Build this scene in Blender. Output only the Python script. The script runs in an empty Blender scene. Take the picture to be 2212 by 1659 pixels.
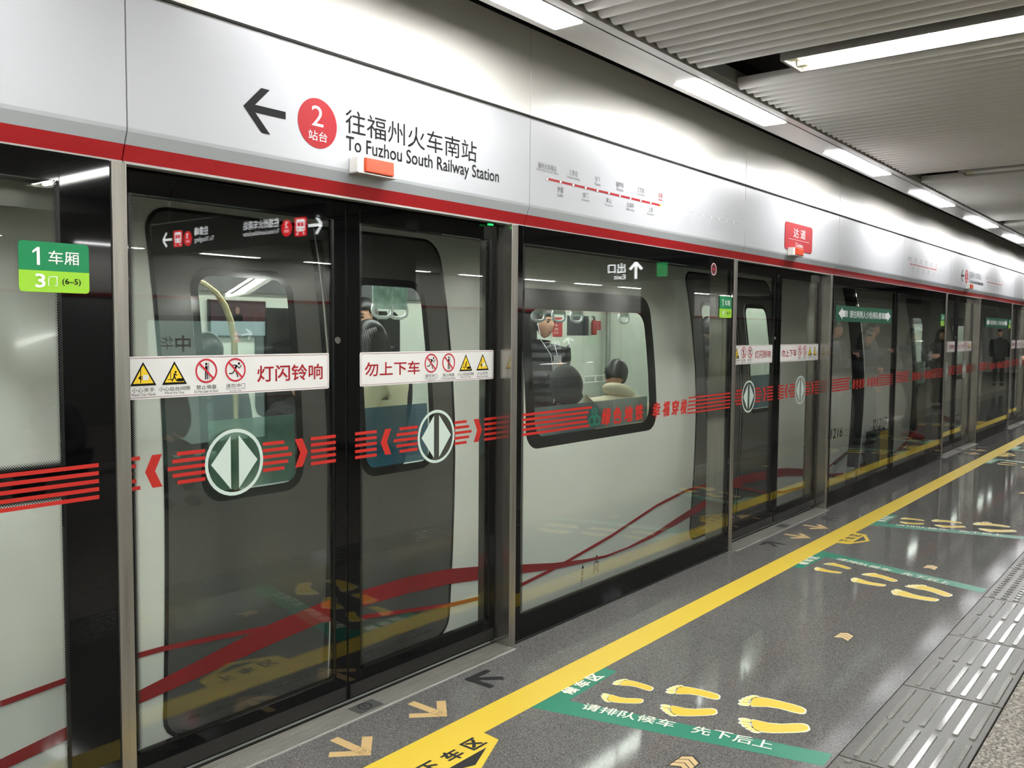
import bpy, bmesh, math, random
from math import sin, cos, pi, radians
from mathutils import Vector, Matrix
from mathutils.geometry import delaunay_2d_cdt
random.seed(7)
S = bpy.context.scene
COL = S.collection

# ---------------------------------------------------------------- camera, world, exposure
def look_matrix(yaw, pitch, roll, loc):
    f = Vector((cos(yaw)*cos(pitch), sin(yaw)*cos(pitch), sin(pitch)))
    r = f.cross(Vector((0, 0, 1))).normalized()
    u = r.cross(f)
    r2 = r*cos(roll)+u*sin(roll)
    u2 = -r*sin(roll)+u*cos(roll)
    m = Matrix((r2, u2, -f)).transposed().to_4x4()
    m.translation = loc
    return m
cam_data = bpy.data.cameras.new('camera')
cam = bpy.data.objects.new('camera', cam_data)
COL.objects.link(cam)
cam_data.sensor_fit = 'HORIZONTAL'
cam_data.sensor_width = 36.0
cam_data.lens = 36.0*1914.0/2212.0
cam_data.clip_start = 0.05
cam.matrix_world = look_matrix(radians(38.566), radians(-3.421), radians(0.437), Vector((0, -2.72, 1.58)))
S.camera = cam
W = bpy.data.worlds.new('world')
S.world = W
W.use_nodes = True
W.node_tree.nodes['Background'].inputs[0].default_value = (0.8, 0.85, 0.8, 1)
W.node_tree.nodes['Background'].inputs[1].default_value = 0.02
S.view_settings.view_transform = 'Standard'
S.view_settings.look = 'None'
S.view_settings.gamma = 1.0
S.view_settings.use_curve_mapping = False
S.view_settings.exposure = 1.48
STRIP_POWER = 16.0        # strip lights over the screen doors
TUBE_POWER = 25.0         # twin fluorescent tubes across the platform
CAR_POWER = 6.0          # lamps inside the train
try:
    S.cycles.use_denoising = True
    S.cycles.transparent_max_bounces = 24
    S.cycles.max_bounces = 9
    S.cycles.glossy_bounces = 5
    S.cycles.sample_clamp_indirect = 6.0
    S.cycles.caustics_reflective = False
    S.cycles.caustics_refractive = False
except Exception:
    pass

# ---------------------------------------------------------------- materials
def lin(c):
    return tuple(((x/255)/12.92 if x/255 <= 0.04045 else ((x/255+0.055)/1.055)**2.4) for x in c)
MATS = {}
def mat(name, rgb, rough=0.5, metal=0.0, spec=0.5, emit=None, coat=0.0):
    if name in MATS: return MATS[name]
    m = bpy.data.materials.new(name)
    m.use_nodes = True
    b = m.node_tree.nodes['Principled BSDF']
    b.inputs['Base Color'].default_value = (*lin(rgb), 1)
    b.inputs['Roughness'].default_value = rough
    b.inputs['Metallic'].default_value = metal
    b.inputs['Specular IOR Level'].default_value = spec
    b.inputs['Coat Weight'].default_value = coat
    b.inputs['Coat Roughness'].default_value = 0.04
    if emit:
        b.inputs['Emission Color'].default_value = (*lin(rgb), 1)
        b.inputs['Emission Strength'].default_value = emit
    MATS[name] = m
    return m
def node(m, t, **kw):
    n = m.node_tree.nodes.new(t)
    for k, v in kw.items(): setattr(n, k, v)
    return n
def lk(m, a, b): m.node_tree.links.new(a, b)
def glass_mat(name, tint, ior=1.5, rough=0.0):
    """thin pane: mirror reflection by Fresnel over tinted see-through"""
    if name in MATS: return MATS[name]
    m = bpy.data.materials.new(name); m.use_nodes = True
    nt = m.node_tree; nt.nodes.clear()
    out = node(m, 'ShaderNodeOutputMaterial')
    geo = node(m, 'ShaderNodeNewGeometry')
    io = node(m, 'ShaderNodeMix'); io.data_type = 'FLOAT'
    io.inputs[2].default_value = ior; io.inputs[3].default_value = 1/ior
    lk(m, geo.outputs['Backfacing'], io.inputs[0])
    fr = node(m, 'ShaderNodeFresnel')
    lk(m, io.outputs[0], fr.inputs['IOR'])
    tr = node(m, 'ShaderNodeBsdfTransparent'); tr.inputs[0].default_value = (*tint, 1)
    gl = node(m, 'ShaderNodeBsdfGlossy'); gl.inputs['Roughness'].default_value = rough
    gl.inputs[0].default_value = (0.97, 1, 0.98, 1)
    mx = node(m, 'ShaderNodeMixShader')
    lk(m, fr.outputs[0], mx.inputs[0]); lk(m, tr.outputs[0], mx.inputs[1]); lk(m, gl.outputs[0], mx.inputs[2])
    lk(m, mx.outputs[0], out.inputs[0])
    MATS[name] = m
    return m
def ramp(m, fac, stops):
    r = node(m, 'ShaderNodeValToRGB')
    el = r.color_ramp.elements
    while len(el) < len(stops): el.new(0.5)
    for e, (p, c) in zip(el, stops):
        e.position = p; e.color = (*lin(c), 1)
    lk(m, fac, r.inputs[0])
    return r
def granite(name, c0, c1, c2, scale, rough, bump=0.0, spec=0.5, dirt=0.0):
    m = mat(name, c1, rough, spec=spec)
    b = m.node_tree.nodes['Principled BSDF']
    tc = node(m, 'ShaderNodeTexCoord')
    v = node(m, 'ShaderNodeTexVoronoi'); v.inputs['Scale'].default_value = scale
    n2 = node(m, 'ShaderNodeTexNoise'); n2.inputs['Scale'].default_value = scale*0.45; n2.inputs['Detail'].default_value = 4
    n3 = node(m, 'ShaderNodeTexNoise'); n3.inputs['Scale'].default_value = 0.9; n3.inputs['Detail'].default_value = 3
    pos = node(m, 'ShaderNodeNewGeometry')      # world position: the grain runs on from slab to slab
    for n in (v, n2, n3): lk(m, pos.outputs['Position'], n.inputs['Vector'])
    sp = node(m, 'ShaderNodeSeparateColor'); lk(m, v.outputs['Color'], sp.inputs[0])
    ad = node(m, 'ShaderNodeMath', operation='ADD'); lk(m, sp.outputs[0], ad.inputs[0]); lk(m, n2.outputs[0], ad.inputs[1])
    hf = node(m, 'ShaderNodeMath', operation='MULTIPLY'); lk(m, ad.outputs[0], hf.inputs[0]); hf.inputs[1].default_value = 0.5
    r = ramp(m, hf.outputs[0], [(0.22, c0), (0.5, c1), (0.78, c2)])
    mx = node(m, 'ShaderNodeMix', data_type='RGBA'); mx.blend_type = 'MULTIPLY'; mx.inputs[0].default_value = 0.35
    r3 = ramp(m, n3.outputs[0], [(0.3, (190, 190, 190)), (0.7, (255, 255, 255))])
    lk(m, r.outputs[0], mx.inputs[6]); lk(m, r3.outputs[0], mx.inputs[7])
    lk(m, mx.outputs[2], b.inputs['Base Color'])
    if dirt:
        rr = node(m, 'ShaderNodeMapRange'); rr.inputs[1].default_value = 0.35; rr.inputs[2].default_value = 0.7
        rr.inputs[3].default_value = rough; rr.inputs[4].default_value = rough+dirt
        lk(m, n3.outputs[0], rr.inputs[0]); lk(m, rr.outputs[0], b.inputs['Roughness'])
    if bump:
        bp = node(m, 'ShaderNodeBump'); bp.inputs['Strength'].default_value = bump; bp.inputs['Distance'].default_value = 0.002
        lk(m, hf.outputs[0], bp.inputs['Height']); lk(m, bp.outputs[0], b.inputs['Normal'])
    return m
def noise_mat(name, stops, scale, rough=0.5, stretch=(1, 1, 1), metal=0.0, detail=4, see=0.0, spec=0.5):
    m = mat(name, stops[0][1], rough, metal, spec)
    b = m.node_tree.nodes['Principled BSDF']
    tc = node(m, 'ShaderNodeTexCoord'); mp = node(m, 'ShaderNodeMapping'); mp.inputs['Scale'].default_value = stretch
    n = node(m, 'ShaderNodeTexNoise'); n.inputs['Scale'].default_value = scale; n.inputs['Detail'].default_value = detail
    lk(m, tc.outputs['Object'], mp.inputs[0]); lk(m, mp.outputs[0], n.inputs['Vector'])
    r = ramp(m, n.outputs[0], stops); lk(m, r.outputs[0], b.inputs['Base Color'])
    if see: b.inputs['Alpha'].default_value = 1-see
    return m
def halftone(name, rgb, pitch, axis_lo, axis_hi, axis):
    """printed dots on glass that grow along one axis until they merge"""
    m = bpy.data.materials.new(name); m.use_nodes = True
    nt = m.node_tree; b = nt.nodes['Principled BSDF']; out = nt.nodes['Material Output']
    b.inputs['Base Color'].default_value = (*lin(rgb), 1); b.inputs['Roughness'].default_value = 0.3
    tc = node(m, 'ShaderNodeTexCoord'); mp = node(m, 'ShaderNodeMapping')
    mp.inputs['Rotation'].default_value = (0, radians(45), 0)
    mp.inputs['Scale'].default_value = (1/pitch, 0, 1/pitch)
    lk(m, tc.outputs['Object'], mp.inputs[0])
    fr = node(m, 'ShaderNodeVectorMath', operation='FRACTION'); lk(m, mp.outputs[0], fr.inputs[0])
    sb = node(m, 'ShaderNodeVectorMath', operation='SUBTRACT'); lk(m, fr.outputs[0], sb.inputs[0]); sb.inputs[1].default_value = (0.5, 0, 0.5)
    ln = node(m, 'ShaderNodeVectorMath', operation='LENGTH'); lk(m, sb.outputs[0], ln.inputs[0])
    sx = node(m, 'ShaderNodeSeparateXYZ'); lk(m, tc.outputs['Object'], sx.inputs[0])
    mr = node(m, 'ShaderNodeMapRange'); mr.inputs[1].default_value = axis_lo; mr.inputs[2].default_value = axis_hi
    mr.inputs[3].default_value = 0.15; mr.inputs[4].default_value = 0.75
    lk(m, sx.outputs[axis], mr.inputs[0])
    lt = node(m, 'ShaderNodeMath', operation='LESS_THAN'); lk(m, ln.outputs['Value'], lt.inputs[0]); lk(m, mr.outputs[0], lt.inputs[1])
    tr = node(m, 'ShaderNodeBsdfTransparent'); mx = node(m, 'ShaderNodeMixShader')
    lk(m, lt.outputs[0], mx.inputs[0]); lk(m, tr.outputs[0], mx.inputs[1]); lk(m, b.outputs[0], mx.inputs[2])
    lk(m, mx.outputs[0], out.inputs[0])
    return m
WHITE = mat('enamel_white', (182, 183, 187), 0.32, spec=0.4)
WALLP = mat('satin_wall_panel', (240, 237, 230), 0.3, spec=0.5)
GREYB = mat('grey_band', (172, 176, 179), 0.35)
REDB = mat('red_band', (170, 30, 35), 0.35)
STEEL = noise_mat('brushed_steel', [(0.3, (150, 146, 138)), (0.7, (178, 174, 166))], 40, 0.32, (1, 1, 0.05), 0.85)
STEELM = noise_mat('polished_steel', [(0.3, (150, 147, 140)), (0.7, (165, 162, 155))], 30, 0.16, (1, 1, 0.05), 0.9)
BLACK = mat('black_frame', (7, 7, 8), 0.03, spec=0.45)
DARKV = mat('dark_void', (10, 10, 10), 0.9)
GAP = mat('joint_dark', (38, 38, 37), 0.8)
TRIM = mat('grey_aluminium', (168, 167, 162), 0.4, 0.4)
SOFF = noise_mat('satin_soffit', [(0.35, (176, 174, 168)), (0.65, (190, 188, 182))], 3, 0.28, (0.3, 4, 1), 0.3)
SLAT = mat('baffle_grey', (206, 205, 200), 0.5)
TUBEOFF = mat('unlit_tube', (225, 226, 220), 0.3)
LAMP = mat('strip_diffuser', (255, 255, 255), 0.4, emit=STRIP_POWER)
TUBE = mat('fluorescent_tube', (252, 255, 250), 0.4, emit=TUBE_POWER)
TRAY = mat('lamp_tray', (34, 34, 33), 0.6, spec=0.2)
CAP = mat('lamp_socket', (236, 232, 190), 0.5)
GLASS = glass_mat('screen_glass', (0.965, 0.975, 0.96))
TGLASS = glass_mat('train_glass', (0.84, 0.865, 0.85))
INK = mat('black_print', (9, 9, 11), 0.6, spec=0.2)
INKG = mat('grey_print', (90, 92, 96), 0.5)
INKL = mat('pale_grey_print', (176, 178, 182), 0.5)
WHT = mat('white_print', (236, 238, 236), 0.5)
SIGNR = mat('red_print', (160, 22, 32), 0.45, spec=0.3)
STRIPE = mat('red_stripe_film', (196, 38, 28), 0.5)
STKW = mat('sticker_white', (228, 226, 224), 0.45)
MARO = mat('maroon_line', (130, 30, 50), 0.5)
YEL = mat('sticker_yellow', (243, 205, 40), 0.5)
FROST = mat('frosted_white_film', (205, 220, 212), 0.5)
GRND = mat('dark_green_film', (14, 128, 78), 0.45)
GRNL = mat('lime_film', (152, 206, 52), 0.45)
GRNS = mat('bottle_green_film', (24, 92, 66), 0.45)
TPAINT = mat('train_white_paint', (238, 242, 236), 0.14, spec=0.4, coat=0.15)
TGREY = mat('train_door_grey', (86, 86, 83), 0.17, spec=0.5)
TBLK = mat('train_black', (16, 17, 18), 0.12)
TRED = mat('train_red_ribbon', (160, 24, 30), 0.2)
FYEL = mat('floor_yellow_vinyl', (226, 194, 66), 0.35)
FGRN = mat('floor_green_vinyl', (34, 128, 102), 0.35)
FWHT = mat('floor_white_vinyl', (245, 243, 225), 0.4)
FPAL = mat('floor_pale_yellow_vinyl', (247, 226, 140), 0.4)
FGOLD = mat('floor_gold_vinyl', (204, 172, 120), 0.45)
FBLK = mat('floor_black_vinyl', (30, 31, 32), 0.5)
BRASS = mat('inlay_brass', (214, 184, 134), 0.4, 0.3)

# ---------------------------------------------------------------- objects
def link(o, parent=None):
    COL.objects.link(o)
    if parent is not None: o.parent = parent
    return o
def tag(o, label=None, cat=None, group=None, kind=None):
    if label: o['label'] = label
    if cat: o['category'] = cat
    if group: o['group'] = group
    if kind: o['kind'] = kind
    return o
def thing(name, label, cat, loc=(0, 0, 0), rz=0.0, group=None):
    o = bpy.data.objects.new(name, None)
    o.location = loc; o.rotation_euler = (0, 0, rz); o.empty_display_size = 0.1
    link(o)
    return tag(o, label, cat, group)
def copy_tree(o, parent=None):
    c = o.copy(); link(c)
    c.parent = parent
    for ch in list(o.children): copy_tree(ch, c)
    return c
def shift(o, v): o.location = Vector(o.location)+Vector(v)

class MB:
    """collects shapes into one mesh"""
    def __init__(s): s.bm = bmesh.new(); s.mi = 0; s.smooth_faces = []
    def face(s, pts, smooth=False):
        try:
            f = s.bm.faces.new([s.bm.verts.new(p) for p in pts])
        except ValueError:
            return None
        f.material_index = s.mi; f.smooth = smooth
        return f
    def box(s, x0, x1, y0, y1, z0, z1, bev=0.0):
        vs = [s.bm.verts.new((x, y, z)) for x in (x0, x1) for y in (y0, y1) for z in (z0, z1)]
        fs = []
        for q in ((0, 1, 3, 2), (4, 6, 7, 5), (0, 4, 5, 1), (2, 3, 7, 6), (0, 2, 6, 4), (1, 5, 7, 3)):
            f = s.bm.faces.new([vs[i] for i in q]); f.material_index = s.mi; fs.append(f)
        if bev:
            es = list({e for f in fs for e in f.edges})
            r = bmesh.ops.bevel(s.bm, geom=es, offset=bev, segments=2, profile=0.6, affect='EDGES')
            for f in r['faces']: f.material_index = s.mi
        return s
    def prism(s, pts, ext):
        """closed polygon pts (3D) extruded by vector ext"""
        e = Vector(ext)
        a = [s.bm.verts.new(p) for p in pts]; b = [s.bm.verts.new(Vector(p)+e) for p in pts]
        n = len(a)
        for q in [list(reversed(a)), b]+[[a[i], a[(i+1) % n], b[(i+1) % n], b[i]] for i in range(n)]:
            f = s.bm.faces.new(q); f.material_index = s.mi
        return s
    def tube(s, pts, r, n=8, caps=True, flat=1.0):
        pts = [Vector(p) for p in pts]; rings = []
        prev = None
        for i, p in enumerate(pts):
            d = (pts[min(i+1, len(pts)-1)]-pts[max(i-1, 0)]).normalized()
            up = Vector((0, 0, 1)) if abs(d.z) < 0.9 else Vector((1, 0, 0))
            if prev is not None: up = prev
            a = d.cross(up).normalized(); b = a.cross(d).normalized(); prev = b
            rr = r[i] if isinstance(r, (list, tuple)) else r
            rings.append([s.bm.verts.new(p+a*rr*cos(2*pi*k/n)+b*rr*flat*sin(2*pi*k/n)) for k in range(n)])
        for i in range(len(rings)-1):
            for k in range(n):
                f = s.bm.faces.new((rings[i][k], rings[i][(k+1) % n], rings[i+1][(k+1) % n], rings[i+1][k]))
                f.smooth = True; f.material_index = s.mi
        if caps:
            for q in (list(reversed(rings[0])), rings[-1]):
                f = s.bm.faces.new(q); f.material_index = s.mi
        return s
    def ellip(s, c, r, n=12, m=8, fn=None):
        c = Vector(c); rows = []
        for j in range(m+1):
            t = pi*j/m
            if j in (0, m): rows.append([s.bm.verts.new(c+Vector((0, 0, r[2]*cos(t))))]); continue
            rows.append([s.bm.verts.new(c+Vector((r[0]*sin(t)*cos(2*pi*k/n), r[1]*sin(t)*sin(2*pi*k/n), r[2]*cos(t)))) for k in range(n)])
        for j in range(m):
            for k in range(n):
                k2 = (k+1) % n
                a, b = rows[j], rows[j+1]
                q = [a[0], b[k], b[k2]] if j == 0 else ([a[k], b[0], a[k2]] if j == m-1 else [a[k], b[k], b[k2], a[k2]])
                f = s.bm.faces.new(q); f.smooth = True; f.material_index = s.mi
        return s
    def lathe(s, prof, c=(0, 0, 0), n=20):
        c = Vector(c); rings = [[s.bm.verts.new(c+Vector((r*cos(2*pi*k/n), r*sin(2*pi*k/n), z))) for k in range(n)] for r, z in prof]
        for i in range(len(rings)-1):
            for k in range(n):
                f = s.bm.faces.new((rings[i][k], rings[i][(k+1) % n], rings[i+1][(k+1) % n], rings[i+1][k])); f.smooth = True; f.material_index = s.mi
        for q in (list(reversed(rings[0])), rings[-1]):
            f = s.bm.faces.new(q); f.material_index = s.mi
        return s
    def build(s, name, m, parent=None, kind=None, label=None, weld=False, recalc=True):
        if weld: bmesh.ops.remove_doubles(s.bm, verts=s.bm.verts, dist=1e-5)
        if recalc: bmesh.ops.recalc_face_normals(s.bm, faces=s.bm.faces)
        me = bpy.data.meshes.new(name); s.bm.to_mesh(me); s.bm.free()
        for x in (m if isinstance(m, (list, tuple)) else [m]): me.materials.append(x)
        o = link(bpy.data.objects.new(name, me), parent)
        return tag(o, label=label, kind=kind)

# ---------------------------------------------------------------- flat print on planes
class Plane:
    def __init__(s, o, u, v):
        s.o = Vector(o); s.u = Vector(u); s.v = Vector(v); s.n = s.u.cross(s.v)
    def p(s, x, y, n=0.0): return s.o+s.u*x+s.v*y+s.n*n
def FRONT(y): return Plane((0, y, 0), (1, 0, 0), (0, 0, 1))
FLOOR = Plane((0, 0, 0), (1, 0, 0), (0, 1, 0))
_tc = {}
def text_mesh(body, weight):
    k = (body, weight)
    if k not in _tc:
        c = bpy.data.curves.new('lettering', 'FONT'); c.body = body; c.resolution_u = 3; c.offset = weight
        o = bpy.data.objects.new('lettering', c); COL.objects.link(o)
        me = bpy.data.meshes.new_from_object(o.evaluated_get(bpy.context.evaluated_depsgraph_get()))
        vs = [(v.co.x, v.co.y) for v in me.vertices]; fs = [tuple(p.vertices) for p in me.polygons]
        bpy.data.objects.remove(o); bpy.data.curves.remove(c); bpy.data.meshes.remove(me)
        xs = [v[0] for v in vs]; ys = [v[1] for v in vs]
        _tc[k] = (vs, fs, min(xs), max(xs), min(ys), max(ys))
    return _tc[k]
class Flat:
    def __init__(s, pl): s.pl = pl; s.v = []; s.f = []; s.m = []; s.mi = 0; s.fn = None
    def _add(s, pts, faces, n):
        b = len(s.v)
        s.v += [tuple(s.pl.p(x, y, n)) if s.fn is None else s.fn(x, y, n) for x, y in pts]
        s.f += [tuple(b+i for i in q) for q in faces]; s.m += [s.mi]*len(faces)
        return s
    def poly(s, pts, n=0.0008): return s._add(pts, [tuple(range(len(pts)))], n)
    def rect(s, x0, x1, y0, y1, n=0.0008): return s.poly([(x0, y0), (x1, y0), (x1, y1), (x0, y1)], n)
    def rrect(s, x0, x1, y0, y1, r, n=0.0008): return s.poly(rrect(x0, x1, y0, y1, r), n)
    def circle(s, x, y, r, n=0.0008, ry=None, k=28):
        ry = ry or r
        return s.poly([(x+r*cos(2*pi*i/k), y+ry*sin(2*pi*i/k)) for i in range(k)], n)
    def band(s, outer, inner, n=0.0008):
        k = len(outer)
        return s._add(list(outer)+list(inner), [(i, (i+1) % k, k+(i+1) % k, k+i) for i in range(k)], n)
    def ring(s, x, y, r1, r0, n=0.0008, k=32, a0=0.0, a1=2*pi):
        full = abs(a1-a0-2*pi) < 1e-6
        m = k if full else k+1
        o = [(x+r1*cos(a0+(a1-a0)*i/k), y+r1*sin(a0+(a1-a0)*i/k)) for i in range(m)]
        q = [(x+r0*cos(a0+(a1-a0)*i/k), y+r0*sin(a0+(a1-a0)*i/k)) for i in range(m)]
        return s._add(o+q, [(i, (i+1) % m, m+(i+1) % m, m+i) for i in range(m if full else m-1)], n)
    def line(s, pts, w, n=0.0008):
        for j, ((x0, y0), (x1, y1)) in enumerate(zip(pts[:-1], pts[1:])):
            dx, dy = x1-x0, y1-y0; l = math.hypot(dx, dy) or 1; nx, ny = -dy/l*w/2, dx/l*w/2
            s.poly([(x0+nx, y0+ny), (x0-nx, y0-ny), (x1-nx, y1-ny), (x1+nx, y1+ny)], n+0.00012*j)
        return s
    def text(s, body, x0, x1, y0, y1, weight=0.0, n=0.001, skew=0.0, mat2=None):
        if body == '1': return s.poly([(x0+(x1-x0)*a, y0+(y1-y0)*b) for a, b in ((0.58, 0), (1, 0), (1, 1), (0.66, 1), (0.0, 0.78), (0.0, 0.64), (0.58, 0.8))], n)
        vs, fs, ax, bx, ay, by = text_mesh(body, 0.0)
        # bold: the same outline stamped with small offsets
        k = weight*(y1-y0)*1.1 if weight > 0.003 else 0
        x0 += k; x1 -= k; y0 += k; y1 -= k
        sx = (x1-x0)/(bx-ax); sy = (y1-y0)/(by-ay)
        for j, (dx, dy) in enumerate(((k, k), (-k, k), (k, -k), (-k, -k)) if k else ((0, 0),)):
            pts = [(dx+x0+(x-ax)*sx+skew*(y-ay)*sy, dy+y0+(y-ay)*sy) for x, y in vs]
            if mat2: pts = [mat2(p) for p in pts]
            s._add(pts, fs, n+0.00012*j)
        return s
    def build(s, name, m, parent=None, label=None, kind=None):
        me = bpy.data.meshes.new(name); me.from_pydata(s.v, [], s.f)
        for x in (m if isinstance(m, (list, tuple)) else [m]): me.materials.append(x)
        for p, i in zip(me.polygons, s.m): p.material_index = i
        me.update()
        o = link(bpy.data.objects.new(name, me), parent)
        return tag(o, label=label, kind=kind)
def rrect(x0, x1, y0, y1, r, k=6):
    out = []
    for cx, cy, a in ((x1-r, y0+r, -pi/2), (x1-r, y1-r, 0), (x0+r, y1-r, pi/2), (x0+r, y0+r, pi)):
        out += [(cx+r*cos(a+pi/2*i/k), cy+r*sin(a+pi/2*i/k)) for i in range(k+1)]
    return out
def plate(pl, pts, t, name, m, parent=None, label=None):
    b = MB(); b.prism([pl.p(x, y, 0) for x, y in pts], pl.n*t)
    return b.build(name, m, parent, label=label)
ORD = ['first', 'second', 'third', 'fourth', 'fifth', 'sixth', 'seventh', 'eighth', 'ninth', 'tenth', 'eleventh', 'twelfth', 'thirteenth', 'fourteenth', 'fifteenth', 'sixteenth']
# ================================================================ SETTING
XA, XB = -9.0, 42.0          # ends of the platform hall
YF = -11.6                   # the far row of screen doors
DOORS = [-2.11, 2.425, 6.96, 13.22, 17.75, 22.3, 26.85, 31.4, 35.9]      # screen door centres

GRAN = granite('polished_granite', (74, 73, 72), (106, 104, 102), (140, 138, 135), 330, 0.07, 0.0, 0.2, 0.0)
GRAN2 = granite('flamed_granite', (62, 58, 52), (128, 122, 112), (182, 175, 162), 120, 0.5, 0.6)
TACT = granite('tactile_stone', (66, 64, 59), (82, 80, 74), (96, 94, 87), 260, 0.3, 0.0, 0.35)
TACTB = granite('tactile_bar_stone', (98, 96, 91), (116, 114, 108), (132, 130, 124), 260, 0.12)

fl = MB()
fl.box(XA, XB, -1.662, 0.085, -0.25, -0.003)
floor = fl.build('floor', GAP); tag(floor, kind='structure')
slab_me = {}
for y1, y0 in ((0.085, -0.066), (-0.0672, -0.8665), (-0.8677, -1.6655)):
    for k in range(-15, 49):
        x0 = 3.37+0.8*k
        if x0 < XA or x0+0.8 > XB: continue
        if y1 not in slab_me:
            sb = MB(); sb.box(0.0006, 0.7994, y0, y1, -0.05, 0.0); o = sb.build('granite_slab', GRAN, floor); slab_me[y1] = o.data
        else: o = link(bpy.data.objects.new('granite_slab', slab_me[y1]), floor)
        o.location = (x0, 0, 0)
def floor_part(name, x0, x1, y0, y1, m, z=0.0, kind=None):
    b = MB(); b.box(x0, x1, y0, y1, -0.25, z); return b.build(name, m, floor, kind=kind)
floor_part('rough_paving', XA, XB, YF+0.0, -2.072, GRAN2)
floor_part('tactile_base', XA, XB, -2.072, -1.662, GAP, -0.012)
# tactile paving: one slab each, bars or domes on top
def bar_mesh(x0, x1, y0, y1, h=0.005):
    b = MB(); r = 0.006
    lo = rrect(x0, x1, y0, y1, 0.008, 2); hi = rrect(x0+r/2, x1-r/2, y0+r/2, y1-r/2, 0.006, 2)
    L = [b.bm.verts.new((x, y, 0)) for x, y in lo]; H = [b.bm.verts.new((x, y, h)) for x, y in hi]
    n = len(L)
    for i in range(n): b.bm.faces.new((L[i], L[(i+1) % n], H[(i+1) % n], H[i]))
    b.bm.faces.new(H)
    return b
barm = None
TX = 4.1725-0.864*8
tiles = []
for i in range(60):
    x0 = TX+0.864*i; x1 = x0+0.86
    if x1 < 2.2 or x0 > 40: continue
    xc = (x0+x1)/2
    dots = any(abs(xc-d) < 1.09 for d in DOORS)
    b = MB(); b.box(x0+0.0015, x1-0.0015, -2.066, -1.668, -0.05, 0.0, 0.002)
    t = b.build('tactile_tile', TACT, floor)
    if dots:
        d = MB()
        nx = 14 if xc < 12 else 10
        for p in range(nx):
            for q in range(6):
                cx = x0+0.86*(p+0.5)/nx; cy = -1.7+0-0.0625*q-0.012
                ring0 = [(cx+0.019*cos(2*pi*k/8), cy+0.019*sin(2*pi*k/8), 0) for k in range(8)]
                ring1 = [(cx+0.013*cos(2*pi*k/8), cy+0.013*sin(2*pi*k/8), 0.005) for k in range(8)]
                for k in range(8): d.face([ring0[k], ring0[(k+1) % 8], ring1[(k+1) % 8], ring1[k]])
                d.face(ring1)
        d.build('dome_field', TACTB, t, kind='stuff')
    elif x0 < 14:
        for p in range(2):
            for q in range(6):
                bx0 = x0+0.022+0.429*p; by = -1.723-0.0617*q
                if barm is None:
                    o = bar_mesh(0, 0.383, -0.0125, 0.0125).build('tactile_bar', TACTB, t); barm = o.data
                else:
                    o = link(bpy.data.objects.new('tactile_bar', barm), t)
                o.location = (bx0, by, 0)
    else:
        d = MB()
        for p in range(2):
            for q in range(6):
                bx0 = x0+0.022+0.429*p; by = -1.723-0.0617*q
                d.box(bx0, bx0+0.383, by-0.0125, by+0.0125, 0, 0.005)
        d.build('bar_field', TACTB, t, kind='stuff')

# ceiling: dark void slab, grey baffles running across the platform
b = MB(); b.box(XA, XB, YF-0.2, 6.0, 3.5, 3.6)
ceiling = b.build('ceiling', DARKV); tag(ceiling, kind='structure')
def slat_builder(b, x, y0=-0.622, y1=-3.9, z0=2.9):
    w, h = 0.039, 0.056
    prof = [(-w, h), (-w, 0.036)]+[(-w*cos(pi*k/8), 0.036-0.036*sin(pi*k/8)) for k in range(1, 8)]+[(w, 0.036), (w, h)]
    A = [b.bm.verts.new((x+px, y0, z0+pz)) for px, pz in prof]; Bv = [b.bm.verts.new((x+px, y1, z0+pz)) for px, pz in prof]
    for i in range(len(prof)-1):
        f = b.bm.faces.new((A[i], A[i+1], Bv[i+1], Bv[i])); f.smooth = True
    b.bm.faces.new(A); b.bm.faces.new(list(reversed(Bv)))
slats = []
for g in range(-4, 11):
    x0 = 4.605+3.77*(g-1)
    for k in range(34): slats.append(x0+0.0993*k)
smesh = None; rest = MB()
for x in slats:
    if x < XA+0.1 or x > XB-0.1: continue
    if 1.0 < x < 12.2:
        if smesh is None:
            sb = MB(); slat_builder(sb, 0.0); o = sb.build('ceiling_baffle', SLAT, ceiling); smesh = o.data
        else: o = link(bpy.data.objects.new('ceiling_baffle', smesh), ceiling)
        o.location = (x, 0, 0)
    else: slat_builder(rest, x)
for x in slats:
    if -2 < x < 30: slat_builder(rest, x, -3.95, -7.65, 3.1); slat_builder(rest, x, -7.7, -10.98, 2.9)
rest.build('far_baffle_field', SLAT, ceiling, kind='stuff')
b = MB(); b.box(XA, XB, -3.95, -3.9, 2.9, 3.2); b.box(XA, XB, -7.7, -7.65, 2.9, 3.2); b.build('bay_edge', TRIM, ceiling, kind='stuff')
b = MB()
for y in (-1.6, -3.4, -8.2, -9.9): b.box(XA, XB, y-0.02, y+0.02, 2.985, 3.02)
b.build('carrier_rail', GAP, ceiling, kind='stuff')

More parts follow.
